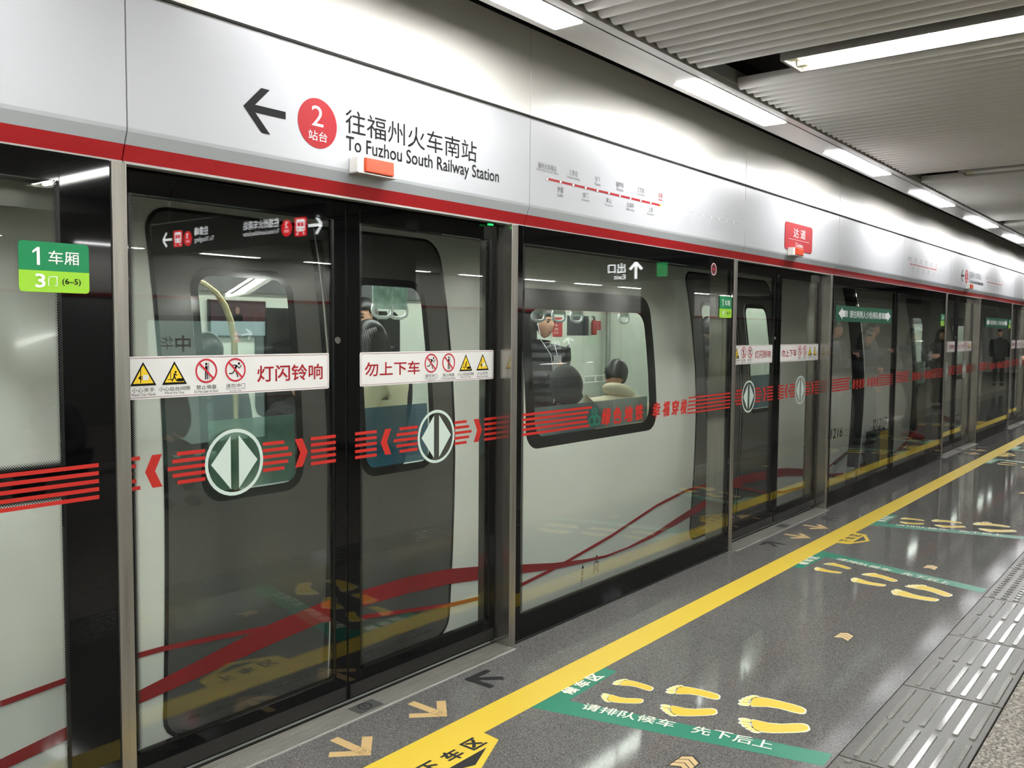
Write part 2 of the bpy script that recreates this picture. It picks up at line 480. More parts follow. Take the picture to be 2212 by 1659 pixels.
# light trough (soffit) over each row of doors
def trough(name, ys, lamps):
    def Y(y): return y if ys > 0 else YF-y
    b = MB()
    prof = [(-0.345, 2.93), (-0.345, 2.9), (-0.385, 2.9), (-0.385, 2.96)], [(-0.54, 2.96), (-0.54, 2.9), (-0.6, 2.9), (-0.6, 2.93), (-0.61, 2.93), (-0.61, 3.0)]
    for pr in prof:
        for (y0, z0), (y1, z1) in zip(pr[:-1], pr[1:]):
            b.face([(XA, Y(y0), z0), (XB, Y(y0), z0), (XB, Y(y1), z1), (XA, Y(y1), z1)])
    # filler plates between the lamps
    xs = sorted(lamps); edge = XA
    for x in xs+[XB+1]:
        x0, x1 = edge, min(x-0.004, XB)
        if x1 > x0: b.face([(x0, Y(-0.385), 2.9), (x1, Y(-0.385), 2.9), (x1, Y(-0.54), 2.9), (x0, Y(-0.54), 2.9)])
        edge = x+1.19
    b.face([(XA, Y(-0.345), 2.99), (XB, Y(-0.345), 2.99), (XB, Y(-0.61), 2.99), (XA, Y(-0.61), 2.99)])
    o = b.build(name, SOFF, recalc=False); tag(o, kind='structure')
    return o
LX = [4.295+2.27*k for k in range(-5, 15)]
tr1 = trough('trim_1', 1, LX)
b = MB(); b.box(XA, XB, -0.548, -0.543, 2.8985, 2.9005); b.build('soffit_joint', GAP, tr1)
tr2 = trough('trim_2', -1, LX)
def strip_light(x, far, label, group):
    y0, y1 = (-0.54, -0.387) if not far else (YF+0.387, YF+0.54)
    t = thing('ceiling_light', label, 'light', (x, (y0+y1)/2, 2.9), 0, group)
    w = (y1-y0)/2
    b = MB(); b.box(0.0, 1.185, -w, w, 0.012, 0.05); b.build('lamp_tray', TRAY, t)
    b = MB(); b.box(0.006, 1.179, -w+0.004, w-0.004, -0.006, 0.010, 0.003); b.build('diffuser', LAMP, t)
vis = [x for x in LX if x > 1.5]
for x in LX:
    i = vis.index(x) if x in vis else -1
    lab = ('bright strip ceiling light above the screen doors, %s in the row counted from the nearest' % ORD[i]) if i >= 0 else 'bright strip ceiling light above the screen doors, %s behind the nearest' % ORD[LX.index(x)]
    strip_light(x, False, lab, 'strip lights over the screen doors')
for i, x in enumerate([x for x in LX if -3 < x < 30]):
    strip_light(x, True, 'bright strip ceiling light over the opposite doors, %s of those mirrored' % ORD[i], 'strip lights over the opposite doors')

# twin tube fittings across the platform
TXS = [4.38+3.77*k for k in range(-3, 9)]
def twin_tube(x, y0, y1, label, on, z=2.905):
    t = thing('twin_tube_light', label, 'light', (x, y1, z), 0, 'twin tube lights across the platform')
    L = y1-y0
    b = MB(); b.box(-0.128, -0.113, -L, 0, 0, 0.07); b.box(0.113, 0.128, -L, 0, 0, 0.07); b.box(-0.113, 0.113, -0.015, 0, 0, 0.07); b.box(-0.113, 0.113, -L, -L+0.015, 0, 0.07)
    b.build('frame', TRIM, t)
    b = MB(); b.box(-0.113, 0.113, -L+0.015, -0.015, 0.06, 0.068); b.box(-0.012, 0.012, -L+0.015, -0.015, 0.03, 0.06); b.build('reflector', TRAY, t)
    for s in (-1, 1):
        b = MB(); b.tube([(s*0.062, -0.07, 0.034), (s*0.062, -L+0.07, 0.034)], 0.026, 10); b.build('tube', TUBE if on else TUBEOFF, t)
        b = MB(); b.box(s*0.062-0.02, s*0.062+0.02, -0.07, -0.02, 0.012, 0.06); b.build('socket', CAP, t)
        b = MB(); b.box(s*0.062-0.02, s*0.062+0.02, -L+0.02, -L+0.07, 0.012, 0.06); b.build('socket', CAP, t)
n = 0
for i, x in enumerate(TXS):
    if x > 34: continue
    k = i-3
    for j, (y1, y0) in enumerate(((-0.985, -3.38), (-5.6, -7.4), (-8.22, -10.6))):
        if k >= 0 and j == 0: lab = 'twin fluorescent tube light let into the slatted ceiling, %s in the row going away' % ORD[k]
        else: lab = 'twin fluorescent tube light, %s fitting of the %s row across the ceiling' % (ORD[j], ORD[i])
        twin_tube(x, y0, y1, lab, k < 0 or (k == 0 and j < 2), 3.105 if j == 1 else 2.905)

# wall over the near screen doors
PX = [-4.6, -2.72, -0.62, 1.457, 3.541, 6.098, 8.115, 10.21, 12.35, 14.3, 16.85, 18.87, 21.4, 23.4, 25.9, 27.95, 30.5, 32.5, 35.0, 37.0]
b = MB(); b.box(XA, XB, 0.03, 0.3, 2.636, 3.5); b.box(XA, XB, 0.1, 0.3, 2.645, 2.7)
wl = b.build('wall_left', TRIM); tag(wl, kind='structure')
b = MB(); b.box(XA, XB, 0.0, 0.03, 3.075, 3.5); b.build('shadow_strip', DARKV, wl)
for x0, x1 in zip(PX[:-1], PX[1:]):
    b = MB(); b.box(x0+0.002, x1-0.002, 0.0, 0.029, 2.648, 3.072, 0.003); b.build('wall_panel', WALLP, wl)
b = MB(); b.box(XA, XB, 0.064, 0.12, 2.11, 2.632); tag(b.build('trim_3', TRIM), kind='structure')
b = MB(); b.box(XA, XB, 0.008, 0.03, 2.6355, 2.65); b.build('shadow_gap', TRIM, wl)
b = MB(); b.box(XA, XB, 0.0, 0.008, 2.6405, 2.6455); b.build('gap_bead', GAP, wl)
# the opposite side of the island platform, seen only in the glass
b = MB(); b.box(XA, XB, YF-0.3, YF, 2.1, 3.5)
wr = b.build('wall_right', WALLP); tag(wr, kind='structure')
b = MB(); b.box(XA, XB, YF-0.25, YF-0.02, 0.0, 2.1); b.build('pale_screen', mat('pale_far_screen', (176, 180, 174), 0.3), wr)
b = MB(); b.box(XA, XB, YF-0.0, YF+0.004, 2.1, 2.16); b.build('red_band', REDB, wr)
b = MB()
for d in DOORS:
    for x in (d-1.03, d+1.03): b.box(x-0.03, x+0.03, YF-0.02, YF+0.02, 0, 2.1)
b.build('steel_upright', STEEL, wr, kind='stuff')
b = MB(); b.box(XA-0.2, XA, YF-0.2, 0.3, -0.2, 3.6); o = b.build('wall_back', WALLP); tag(o, kind='structure')
b = MB(); b.box(XB, XB+0.2, YF-0.2, 0.3, -0.2, 3.6); o = b.build('wall_front', WALLP); tag(o, kind='structure')
# track side
TUN = noise_mat('tunnel_concrete', [(0.3, (52, 52, 50)), (0.7, (78, 77, 74))], 2.0, 0.9)
b = MB(); b.box(XA, XB, 4.4, 4.6, -1.6, 3.6); b.box(XA-0.2, XA, 0.3, 4.6, -1.6, 3.6); b.box(XB, XB+0.2, 0.3, 4.6, -1.6, 3.6); o = b.build('wall_track', TUN); tag(o, kind='structure')
b = MB(); b.box(XA, XB, 0.2, 4.6, -1.8, -1.6); b.box(XA, XB, 0.088, 0.2, -1.8, -0.05); o = b.build('track_bed', TUN); tag(o, kind='structure')

# ================================================================ HEADER PANELS over the doors
def header(x0, x1, label, kind_=None, blank=True):
    xc = (x0+x1)/2
    t = thing('header_panel', label, 'panel', (xc, 0, 2.1), 0, 'header panels over the screen doors')
    w = (x1-x0)/2-0.0025
    prof = [(0.03, 0.533), (0.004, 0.533), (0, 0.529), (0, 0.112)]
    def sheet(name, prof, m):
        b = MB()
        for (ya, za), (yb, zb) in zip(prof[:-1], prof[1:]):
            b.face([(-w, ya, za), (-w, yb, zb), (w, yb, zb), (w, ya, za)])
        for s in (-w, w):
            for (ya, za), (yb, zb) in zip(prof[:-1], prof[1:]):
                b.face([(s, ya, za), (s, yb, zb), (s, yb+0.02, zb), (s, ya+0.02, za)])
        return b.build(name, m, t)
    sheet('face', prof, WHITE)
    sheet('grey_band', [(0, 0.112), (0.002, 0.100), (0.0175, 0.0615)], GREYB)
    sheet('red_band', [(0.0175, 0.0615), (0.036, 0.012)], REDB)
    sheet('bottom_lip', [(0.036, 0.012), (0.031, 0.011), (0.031, 0.003), (0.06, 0.0)], TRIM)
    return t
def F(t): # print plane on a header panel, world X and Z, child of t
    return Plane((-t.location.x, -0.0006, -t.location.z), (1, 0, 0), (0, 0, 1))
def direction_panel(x0, x1, label, dx):
    t = header(x0, x1, label); P = F(t)
    f = Flat(P); X = lambda x: x+dx
    f.poly([(X(1.883), 2.364), (X(1.958), 2.283), (X(1.995), 2.283), (X(1.932), 2.350), (X(2.064), 2.350), (X(2.064), 2.377), (X(1.932), 2.377), (X(1.995), 2.441), (X(1.958), 2.441)])
    f.build('arrow', INK, t)
    f = Flat(P); f.circle(X(2.212), 2.363, 0.0935, 0.0008, None, 48); c = f.build('line_badge', SIGNR, t)
    f = Flat(P); f.text('2', X(2.183), X(2.238), 2.352, 2.428, 0.0, 0.0016); f.text('站台', X(2.167), X(2.257), 2.297, 2.334, 0, 0.0016); f.build('badge_lettering', WHT, c)
    f = Flat(P); f.text('往福州火车南站', X(2.349), X(3.135), 2.355, 2.447, -0.004); f.text('To Fuzhou South Railway Station', X(2.352), X(3.297), 2.268, 2.343, 0.004); f.build('lettering', INK, t)
    return t
STN = [('福州火车南站', 'Fuzhou South Railway Station'), ('胪雷', 'Lulei'), ('三角埕', 'Sanjiaocheng'), ('城门', 'Chengmen'), ('排下', 'Paixia'), ('黄山', 'Huangshan'), ('葫芦阵', 'Huluzhen'), ('白湖亭', 'Baihuting'), ('三叉街', 'Sanchajie'), ('上藤', 'Shangteng'), ('达道', 'Dadao'), ('茶亭', 'Chating'), ('南门兜', 'Nanmendou'), ('东街口', 'Dongjiekou'), ('屏山', 'Pingshan'), ('树兜', 'Shudou'), ('斗门', 'Doumen'), ('福州火车站', 'Fuzhou Railway Station'), ('罗汉山', 'Luohanshan'), ('秀山', 'Xiushan'), ('象峰', 'Xiangfeng')]
def map_panel(x0, x1, label, dx):
    t = header(x0, x1, label); P = F(t); X0 = 3.685+dx; Z0 = 2.357; st = 0.1170
    f = Flat(P); f.rect(X0, X0+10*st, Z0-0.006, Z0+0.006); f.build('route_line', SIGNR, t)
    f = Flat(P); f.rect(X0+10*st, X0+20*st, Z0-0.005, Z0+0.005, 0.0007); f.build('route_line_passed', INKL, t)
    fd = Flat(P); fg = Flat(P); fr = Flat(P); fm = Flat(P); fmr = Flat(P); fmy = Flat(P)
    for i, (c, e) in enumerate(STN):
        x = X0+st*i
        if i < 10: fm.mi = 0; fm.circle(x, Z0, 0.0105, 0.0012, None, 16); fm.mi = 1; fm.circle(x, Z0, 0.0085, 0.0016, None, 16)
        elif i == 10: fm.mi = 2; fm.circle(x, Z0, 0.0085, 0.0016, None, 16)
        elif i < 20: fm.mi = 1; fm.circle(x, Z0, 0.007, 0.0014, None, 12)
        g = fr if i == 10 else (fd if i < 10 else fg)
        w = 0.0265*len(c); we = min(0.0092*len(e)+0.004, 0.19)
        if i == 0: zt, ze = (2.402, 2.432), (2.386, 2.4)
        elif i % 2 == 0: zt, ze = (2.403, 2.433), (2.383, 2.399)
        else: zt, ze = (2.302, 2.331), (2.281, 2.297)
        g.text(c, x-w/2, x+w/2, zt[0], zt[1], 0.0); g.text(e, x-we/2, x+we/2, ze[0], ze[1], 0.0)
    fm.build('station_dot', [INKG, STKW, YEL], t, kind='stuff')
    fd.build('lettering', mat('map_print', (88, 88, 90), 0.5), t, kind='stuff'); fg.build('pale_lettering', INKL, t, kind='stuff'); fr.build('red_lettering', SIGNR, t)
    return t
def station_panel(x0, x1, label, dx):
    t = header(x0, x1, label); P = F(t); X = lambda x: x+dx
    b = MB(); b.prism([P.p(x, y, 0) for x, y in rrect(X(6.847), X(7.442), 2.247, 2.462, 0.03)], P.n*0.004); s = b.build('station_plate', SIGNR, t)
    f = Flat(P); f.text('达', X(7.022), X(7.132), 2.352, 2.426, 0.0, 0.005); f.text('道', X(7.172), X(7.282), 2.352, 2.426, 0.0, 0.005)
    f.rect(X(6.92), X(7.37), 2.3315, 2.3335, 0.005); f.text('Dadao', X(7.072), X(7.228), 2.279, 2.312, 0.0, 0.005); f.build('plate_lettering', WHT, s)
    return t
header(-4.6, -2.72, 'plain light grey header panel with red edge, far behind the viewer')
header(-2.72, -0.62, 'plain light grey header panel with red edge, just outside the left of the photo')
header(-0.62, 1.457, 'plain light grey header panel with red edge, leftmost in the photo')
direction_panel(1.457, 3.541, 'nearest header panel with black arrow, red badge 2 and large station lettering', 0)
map_panel(3.541, 6.098, 'header panel with the nearest red route map of the metro line', 0)
station_panel(6.098, 8.115, 'header panel with the red station name plate', 0)
header(8.115, 10.21, 'blank header panel right of the panel with the red station plate')
map_panel(10.21, 12.35, 'header panel with the second route map, left of the small far arrow sign', 6.77)
direction_panel(12.35, 14.3, 'far header panel with small arrow, red badge 2 and lettering', 11.06)
map_panel(14.3, 16.85, 'header panel with the third route map, at the right edge of the photo', 10.92)
for i, (x0, x1) in enumerate(zip(PX[10:-1], PX[11:])):
    header(x0, x1, 'plain header panel beyond the right edge of the photo, %s after the last map' % ORD[i])
# small orange lamps over the doors
OR = mat('orange_lens', (200, 66, 12), 0.35); WPL = mat('white_plastic', (228, 226, 220), 0.4)
def door_lamp(x, label):
    t = thing('door_warning_lamp', label, 'lamp', (x, -0.001, 2.23), 0, 'orange warning lamps over the doors')
    b = MB(); b.box(-0.108, 0.092, -0.05, 0, -0.031, 0.03, 0.004); b.build('housing', WPL, t)
    b = MB(); b.box(-0.075, 0.078, -0.062, -0.048, -0.027, 0.029, 0.004); b.build('lens', OR, t)
    b = MB(); b.box(-0.112, 0.096, -0.058, 0, -0.035, -0.031); b.build('base_plate', TRIM, t)
for x, l in ((2.475, 'orange and white warning lamp under the big black station lettering'), (7.02, 'orange and white warning lamp under the red station plate'), (13.33, 'orange and white warning lamp under the small far arrow sign'), (17.8, 'orange and white warning lamp beyond the right edge of the photo')):
    door_lamp(x, l)
# ================================================================ PLATFORM SCREEN DOORS
HTX = halftone('printed_dots_side', (14, 15, 16), 0.0055, 0.0, 0.022, 0)
HTZ = halftone('printed_dots_row', (14, 15, 16), 0.0055, 0.0, 0.022, 2)
YD = 0.085                                       # front of the sliding leaves
def dot_strip(parent, x0, x1, z0, z1, y, horizontal, flip, name='dot_print'):
    """frit strip whose dots merge towards the frame"""
    w = (z1-z0) if horizontal else (x1-x0)
    b = MB()
    if horizontal: b.face([(0, 0, 0), (x1-x0, 0, 0), (x1-x0, 0, z1-z0), (0, 0, z1-z0)])
    else: b.face([(0, 0, 0), (x1-x0, 0, 0), (x1-x0, 0, z1-z0), (0, 0, z1-z0)])
    o = b.build(name, HTZ if horizontal else HTX, parent)
    o.location = (x0, y, z0)
    if flip:
        if horizontal: o.scale = (1, 1, -1); o.location = (x0, y, z1)
        else: o.scale = (-1, 1, 1); o.location = (x1, y, z0)
    return o
def picto_run(f, x, z, r, n):
    f.circle(x+0.34*r, z+0.52*r, 0.11*r, n, None, 12)
    f.line([(x+0.12*r, z+0.4*r), (x-0.08*r, z-0.02*r)], 0.2*r, n)
    f.line([(x+0.14*r, z+0.36*r), (x+0.36*r, z+0.12*r), (x+0.58*r, z+0.38*r)], 0.08*r, n)
    f.line([(x+0.1*r, z+0.4*r), (x-0.28*r, z+0.4*r)], 0.08*r, n)
    f.line([(x-0.06*r, z), (x-0.28*r, z-0.28*r), (x-0.62*r, z-0.3*r)], 0.1*r, n)
    f.line([(x-0.02*r, z), (x+0.12*r, z-0.25*r), (x+0.2*r, z-0.62*r)], 0.1*r, n)
def picto_lean(f, x, z, r, n):
    f.circle(x, z+0.55*r, 0.11*r, n, None, 12)
    f.rect(x-0.12*r, x+0.12*r, z-0.1*r, z+0.4*r, n)
    f.line([(x-0.07*r, z), (x-0.1*r, z-0.7*r)], 0.1*r, n); f.line([(x+0.07*r, z), (x+0.07*r, z-0.7*r)], 0.1*r, n)
    f.rect(x+0.2*r, x+0.24*r, z-0.7*r, z+0.65*r, n)
def prohibition(P, t, kind, x, z, r):
    f = Flat(P)
    (picto_run if kind == 'run' else picto_lean)(f, x, z, r, 0.0022)
    a = f.build('prohibition_symbol', INK, t)
    f = Flat(P); f.ring(x, z, r, r*0.85, 0.0024); f.line([(x-0.62*r, z+0.62*r), (x+0.62*r, z-0.62*r)], 0.16*r, 0.0026); f.build('prohibition_ring', mat('sign_crimson', (196, 34, 52), 0.5), a)
def warning(P, t, kind, x, z, w, h):
    def tri(k): return [(x-w/2*k, z-h*0.42*k), (x+w/2*k, z-h*0.42*k), (x, z+h*0.6*k)]
    f = Flat(P); f.poly(tri(1.0), 0.0022); a = f.build('warning_triangle', INK, t)
    f = Flat(P); f.poly(tri(0.78), 0.0025); f.build('triangle_field', YEL, a)
    f = Flat(P); n = 0.0028
    if kind == 'gap':
        f.circle(x+0.04*w, z+0.12*h, 0.045*w, n, None, 10); f.line([(x, z+0.06*h), (x-0.02*w, z-0.12*h)], 0.07*w, n)
        f.line([(x-0.02*w, z-0.1*h), (x-0.12*w, z-0.28*h)], 0.045*w, n); f.line([(x-0.01*w, z-0.1*h), (x+0.1*w, z-0.28*h)], 0.045*w, n)
        f.line([(x+0.02*w, z+0.04*h), (x+0.1*w, z-0.03*h)], 0.035*w, n); f.line([(x-0.16*w, z+0.14*h), (x-0.16*w, z-0.2*h)], 0.025*w, n)
        f.line([(x-0.28*w, z-0.2*h), (x-0.1*w, z-0.2*h)], 0.025*w, n); f.rect(x+0.1*w, x+0.36*w, z-0.3*h, z-0.16*h, n)
    else:
        f.line([(x-0.1*w, z+0.28*h), (x-0.1*w, z-0.3*h)], 0.03*w, n); f.poly([(x-0.2*w, z-0.08*h), (x-0.1*w, z-0.0*h), (x-0.1*w, z-0.18*h)], n)
        for k in range(3): f.line([(x-0.14*w, z-0.02*h-0.06*h*k), (x+0.02*w, z-0.02*h-0.06*h*k)], 0.02*w, n)
    f.build('triangle_symbol', INK, a)
    if kind != 'gap':
        f = Flat(P); f.rrect(x-0.02*w, x+0.2*w, z-0.18*h, z+0.04*h, 0.03*w, 0.003); f.build('hand_symbol', STKW, a)
CAPT = {'hand': ('小心夹手', 'Watch Your Hands'), 'gap': ('小心站台间隙', 'Mind the Gap'), 'lean': ('禁止倚靠', 'Do Not Lean on Door'), 'run': ('请勿冲门', 'Never Force Your Way into the Train')}
def warn_sticker(leaf, left, full=True):
    """white sticker across the glass; coordinates relative to the door centre"""
    P = Plane((0, -0.0005, 0), (1, 0, 0), (0, 0, 1))
    x0, x1 = (-0.955, -0.094) if left else (0.071, 0.943)
    s = plate(P, rrect(x0, x1, 1.343, 1.486, 0.008), 0.0012, 'warning_sticker', STKW, leaf)
    f = Flat(P); o = rrect(x0+0.005, x1-0.005, 1.348, 1.481, 0.006); i = rrect(x0+0.0065, x1-0.0065, 1.3495, 1.4795, 0.005)
    f.band(o, i, 0.0018); f.build('border_line', MARO, s)
    f = Flat(P); ft = Flat(P)
    if left:
        f.text('灯闪铃响', -0.436, -0.127, 1.382, 1.444, 0.012, 0.0018)
        seq = [('run', -0.529), ('lean', -0.648), ('gap', -0.7705), ('hand', -0.884)]
    else:
        f.text('勿上下车', 0.097, 0.425, 1.384, 1.444, 0.012, 0.0018)
        seq = [('run', 0.499), ('lean', 0.616), ('gap', 0.736), ('hand', 0.859)]
    f.build('red_lettering', SIGNR, s)
    for k, x in seq:
        c, e = CAPT[k]
        w = 0.019*len(c)+0.004
        ft.text(c, x-w/2, x+w/2, 1.366, 1.381, 0.0, 0.0018)
        we = {'run': 0.078, 'lean': 0.096, 'gap': 0.072, 'hand': 0.086}[k]
        if k == 'run': ft.text('Never Force Your Way', x-0.041, x+0.041, 1.3585, 1.3645, 0.0, 0.0018); ft.text('into the Train', x-0.026, x+0.026, 1.352, 1.3575, 0.0, 0.0018)
        else: ft.text(e, x-we/2, x+we/2, 1.354, 1.3635, 0.0, 0.0018)
        if k in ('run', 'lean'): prohibition(P, leaf, k, x, 1.431, 0.0435)
        else: warning(P, leaf, k, x, 1.421, 0.093, 0.078)
    ft.build('black_lettering', INK, s, kind='stuff')
ZS = [1.1465, 1.1215, 1.0965, 1.0715, 1.0465]
def bars(f, x0, x1, la=0.0, ra=0.0, mid=0.0, n=0.0012):
    """five stripes; la / ra slant the ends towards the middle stripe (chevron notch)"""
    for k, z in enumerate(ZS):
        d = 2-abs(k-2)
        f.poly([(x0+la*d, z-0.0064), (x1+ra*d, z-0.0064), (x1+ra*d, z+0.0064), (x0+la*d, z+0.0064)], n)
def chevron(f, xt, s, n=0.0012):
    """angle sign, tip at xt, s=-1 points to -X"""
    zc = 1.0965; h = 0.056; w = 0.036
    f.poly([(xt, zc), (xt-s*0.026, zc+h), (xt-s*(0.026+w), zc+h), (xt-s*w, zc)], n)
    f.poly([(xt, zc), (xt-s*w, zc), (xt-s*(0.026+w), zc-h), (xt-s*0.026, zc-h)], n)
def door_leaf(xc, left, label, detail):
    t = thing('screen_door', label, 'door', (xc, YD, 0), 0, 'sliding platform screen doors')
    s = -1 if left else 1
    xa, xb = (s*0.003, s*0.964)
    lo, hi = min(xa, xb), max(xa, xb)
    gl0, gl1 = (lo+0.04, hi-0.06) if left else (lo+0.07, hi-0.043)
    z0, z1 = 0.022, 2.1
    g0, g1 = 0.135, 2.022
    for nm, q in (('stile', (lo, gl0, z0, z1)), ('stile', (gl1, hi, z0, z1)), ('rail', (gl0, gl1, z0, g0)), ('rail', (gl0, gl1, g1, z1))):
        b = MB(); b.box(q[0], q[1], 0.0, 0.035, q[2], q[3], 0.002); b.build(nm, BLACK, t)
    b = MB(); b.box(gl0-0.004, gl1+0.004, 0.004, 0.012, g0-0.004, g1+0.004); b.build('glass_pane', GLASS, t)
    b = MB(); b.box(hi if left else lo-0.003, hi+0.003 if left else lo, 0.004, 0.03, z0, z1); b.build('rubber_seal', mat('rubber', (24, 24, 25), 0.6), t)
    b = MB(); b.box(lo+0.01, hi-0.01, -0.004, 0.0, 0.03, 0.085); b.build('kick_plate', mat('dark_anodised', (40, 39, 38), 0.3), t)
    dot_strip(t, gl0, gl0+0.02, g0, g1, 0.002, False, True); dot_strip(t, gl1-0.02, gl1, g0, g1, 0.002, False, False)
    dot_strip(t, gl0, gl1, g0, g0+0.02, 0.002, True, True)
    if left:
        b = MB(); b.tube([(-0.05, 0.0, 1.537), (-0.05, -0.006, 1.537)], 0.014, 14); b.build('lock', STEELM, t)
    warn_sticker(t, left)
    P = Plane((0, -0.0005, 0), (1, 0, 0), (0, 0, 1))
    f = Flat(P); sg = -s
    cx = s*0.5355
    outer, inner = (cx+s*0.122, cx-s*0.122)
    # from the circle out to both ends
    if left:
        bars(f, -0.187, -0.06, 0.0, 0.0); chevron(f, -0.203, 1); bars(f, -0.413, -0.315, 0.0, 0.018)
        bars(f, -0.765, -0.657, -0.018); chevron(f, -0.883, -1); bars(f, -0.955, -0.9, 0.0, -0.014)
    else:
        bars(f, 0.043, 0.165, 0, 0.0); chevron(f, 0.188, -1); bars(f, 0.3, 0.413, -0.018)
        bars(f, 0.657, 0.745, 0, 0.018); chevron(f, 0.858, 1); bars(f, 0.875, 0.97, 0.0)
    f.build('red_stripe', STRIPE, t, kind='stuff')
    f = Flat(P); f.ring(cx, 1.0925, 0.123, 0.110, 0.0016); a = f.build('door_mark', FROST, t)
    f = Flat(P)
    f.poly([(cx-0.017, 1.0925+0.098), (cx-0.098, 1.0925), (cx-0.017, 1.0925-0.098)], 0.0016); f.build('mark_arrow', FROST, a)
    f = Flat(P)
    f.poly([(cx+0.017, 1.0925-0.098), (cx+0.098, 1.0925), (cx+0.017, 1.0925+0.098)], 0.0016); f.build('mark_arrow', FROST, a)
    return t
DN = {2.425: 'nearest', 6.96: 'second', 13.22: 'third', 17.75: 'fourth', -2.11: 'unseen first', 22.3: 'fifth', 26.85: 'sixth'}
for d in DOORS[:7]:
    nm = DN[d]
    door_leaf(d, True, 'left glass leaf of the %s pair of black framed screen doors' % nm, True)
    door_leaf(d, False, 'right glass leaf of the %s pair of black framed screen doors' % nm, True)
    # sill: ribbed metal plate
    t = thing('door_sill', 'ribbed steel sill plate in the floor before the %s screen doors' % nm, 'sill', (d, 0, 0), 0, 'ribbed sills before the screen doors')
    b = MB(); b.box(-0.985, 0.97, -0.049, 0.083, 0.0004, 0.003); b.build('plate', noise_mat('sill_steel', [(0.3, (124, 121, 114)), (0.7, (150, 146, 138))], 50, 0.35, (0.1, 4, 1), 0.6), t)
    b = MB()
    for k in range(10): b.box(-0.985, 0.97, -0.036+0.0125*k, -0.031+0.0125*k, 0.003, 0.005)
    b.build('rib_field', noise_mat('rib_steel', [(0.3, (186, 183, 176)), (0.7, (206, 202, 194))], 50, 0.3, (0.1, 4, 1), 0.7), t, kind='stuff')
    b = MB(); b.box(-0.985, 0.97, -0.051, -0.046, 0.0004, 0.0052); b.build('nosing', mat('nosing_highlight', (214, 212, 206), 0.25, 0.3), t)  # nosing: the edge highlight is put into its pale colour
    bd = MB(); bd.box(-0.03, 0.1, -0.03, 0.05, 0.004, 0.0065, 0.001); bd = bd.build('badge', mat('badge_grey', (72, 72, 70), 0.5), t)
    f = Flat(FLOOR); f.ring(0.03, 0.012, 0.03, 0.025, 0.0072); f.line([(0.03, 0.03), (0.03, 0.005)], 0.006, 0.0074); f.build('badge_mark', INK, bd)

# steel posts at both sides of each opening
def post(x0, x1, label, deep):
    t = thing('steel_post', label, 'post', ((x0+x1)/2, 0, 0), 0, 'steel posts between doors and fixed glass')
    w = (x1-x0)/2
    b = MB(); b.box(-w, w, -0.006, 0.03, 0.0, 2.1, 0.002); b.build('cover', STEEL, t)
    if deep < 0: b = MB(); b.box(-w-0.001, -w+0.012, -0.004, 0.2, 0.0, 2.1); b.build('reveal', STEELM, t)
    else: b = MB(); b.box(w-0.012, w+0.001, -0.004, 0.2, 0.0, 2.1); b.build('reveal', STEELM, t)
for d in DOORS[:7]:
    nm = DN[d]
    post(d-1.025, d-0.977, 'brushed steel post left of the %s pair of screen doors' % nm, 1)
    post(d+0.972, d+1.02, 'brushed steel post right of the %s pair of screen doors' % nm, -1)

# fixed glass screens
def number_sign(t, x0, x1, carno, doorno, code):
    P = Plane((0, -0.002, 0), (1, 0, 0), (0, 0, 1))
    zt, zm, zb = 1.832, 1.747, 1.684; r = 0.01
    w = x1-x0
    up = [(x0, zm), (x1, zm)]+[(x1-r+r*cos(a), zt-r+r*sin(a)) for a in (0, pi/4, pi/2)]+[(x0+r+r*cos(a), zt-r+r*sin(a)) for a in (pi/2, 3*pi/4, pi)]
    dn = [(x0+r+r*cos(a), zb+r+r*sin(a)) for a in (pi, 5*pi/4, 3*pi/2)]+[(x1-r+r*cos(a), zb+r+r*sin(a)) for a in (3*pi/2, 7*pi/4, 2*pi)]+[(x1, zm), (x0, zm)]
    s = plate(P, up, 0.0015, 'car_number_sign', GRND, t)
    plate(P, dn, 0.0015, 'door_number_field', GRNL, s)
    f = Flat(P)
    f.text(carno, x0+(0.17 if carno != '1' else 0.19)*w, x0+(0.34 if carno != '1' else 0.29)*w, 1.763, 1.815, 0.012, 0.0022); f.text('车厢', x0+0.41*w, x0+0.85*w, 1.768, 1.808, 0.006, 0.0022)
    f.text(doorno, x0+0.22*w, x0+0.36*w, 1.697, 1.738, 0.02, 0.0022); f.text('门', x0+0.40*w, x0+0.53*w, 1.703, 1.733, 0.0, 0.0022); f.build('white_lettering', WHT, s)
    f = Flat(P); f.text(code, x0+0.6*w, x0+0.87*w, 1.705, 1.727, 0.01, 0.0022); f.build('black_lettering', INK, s)
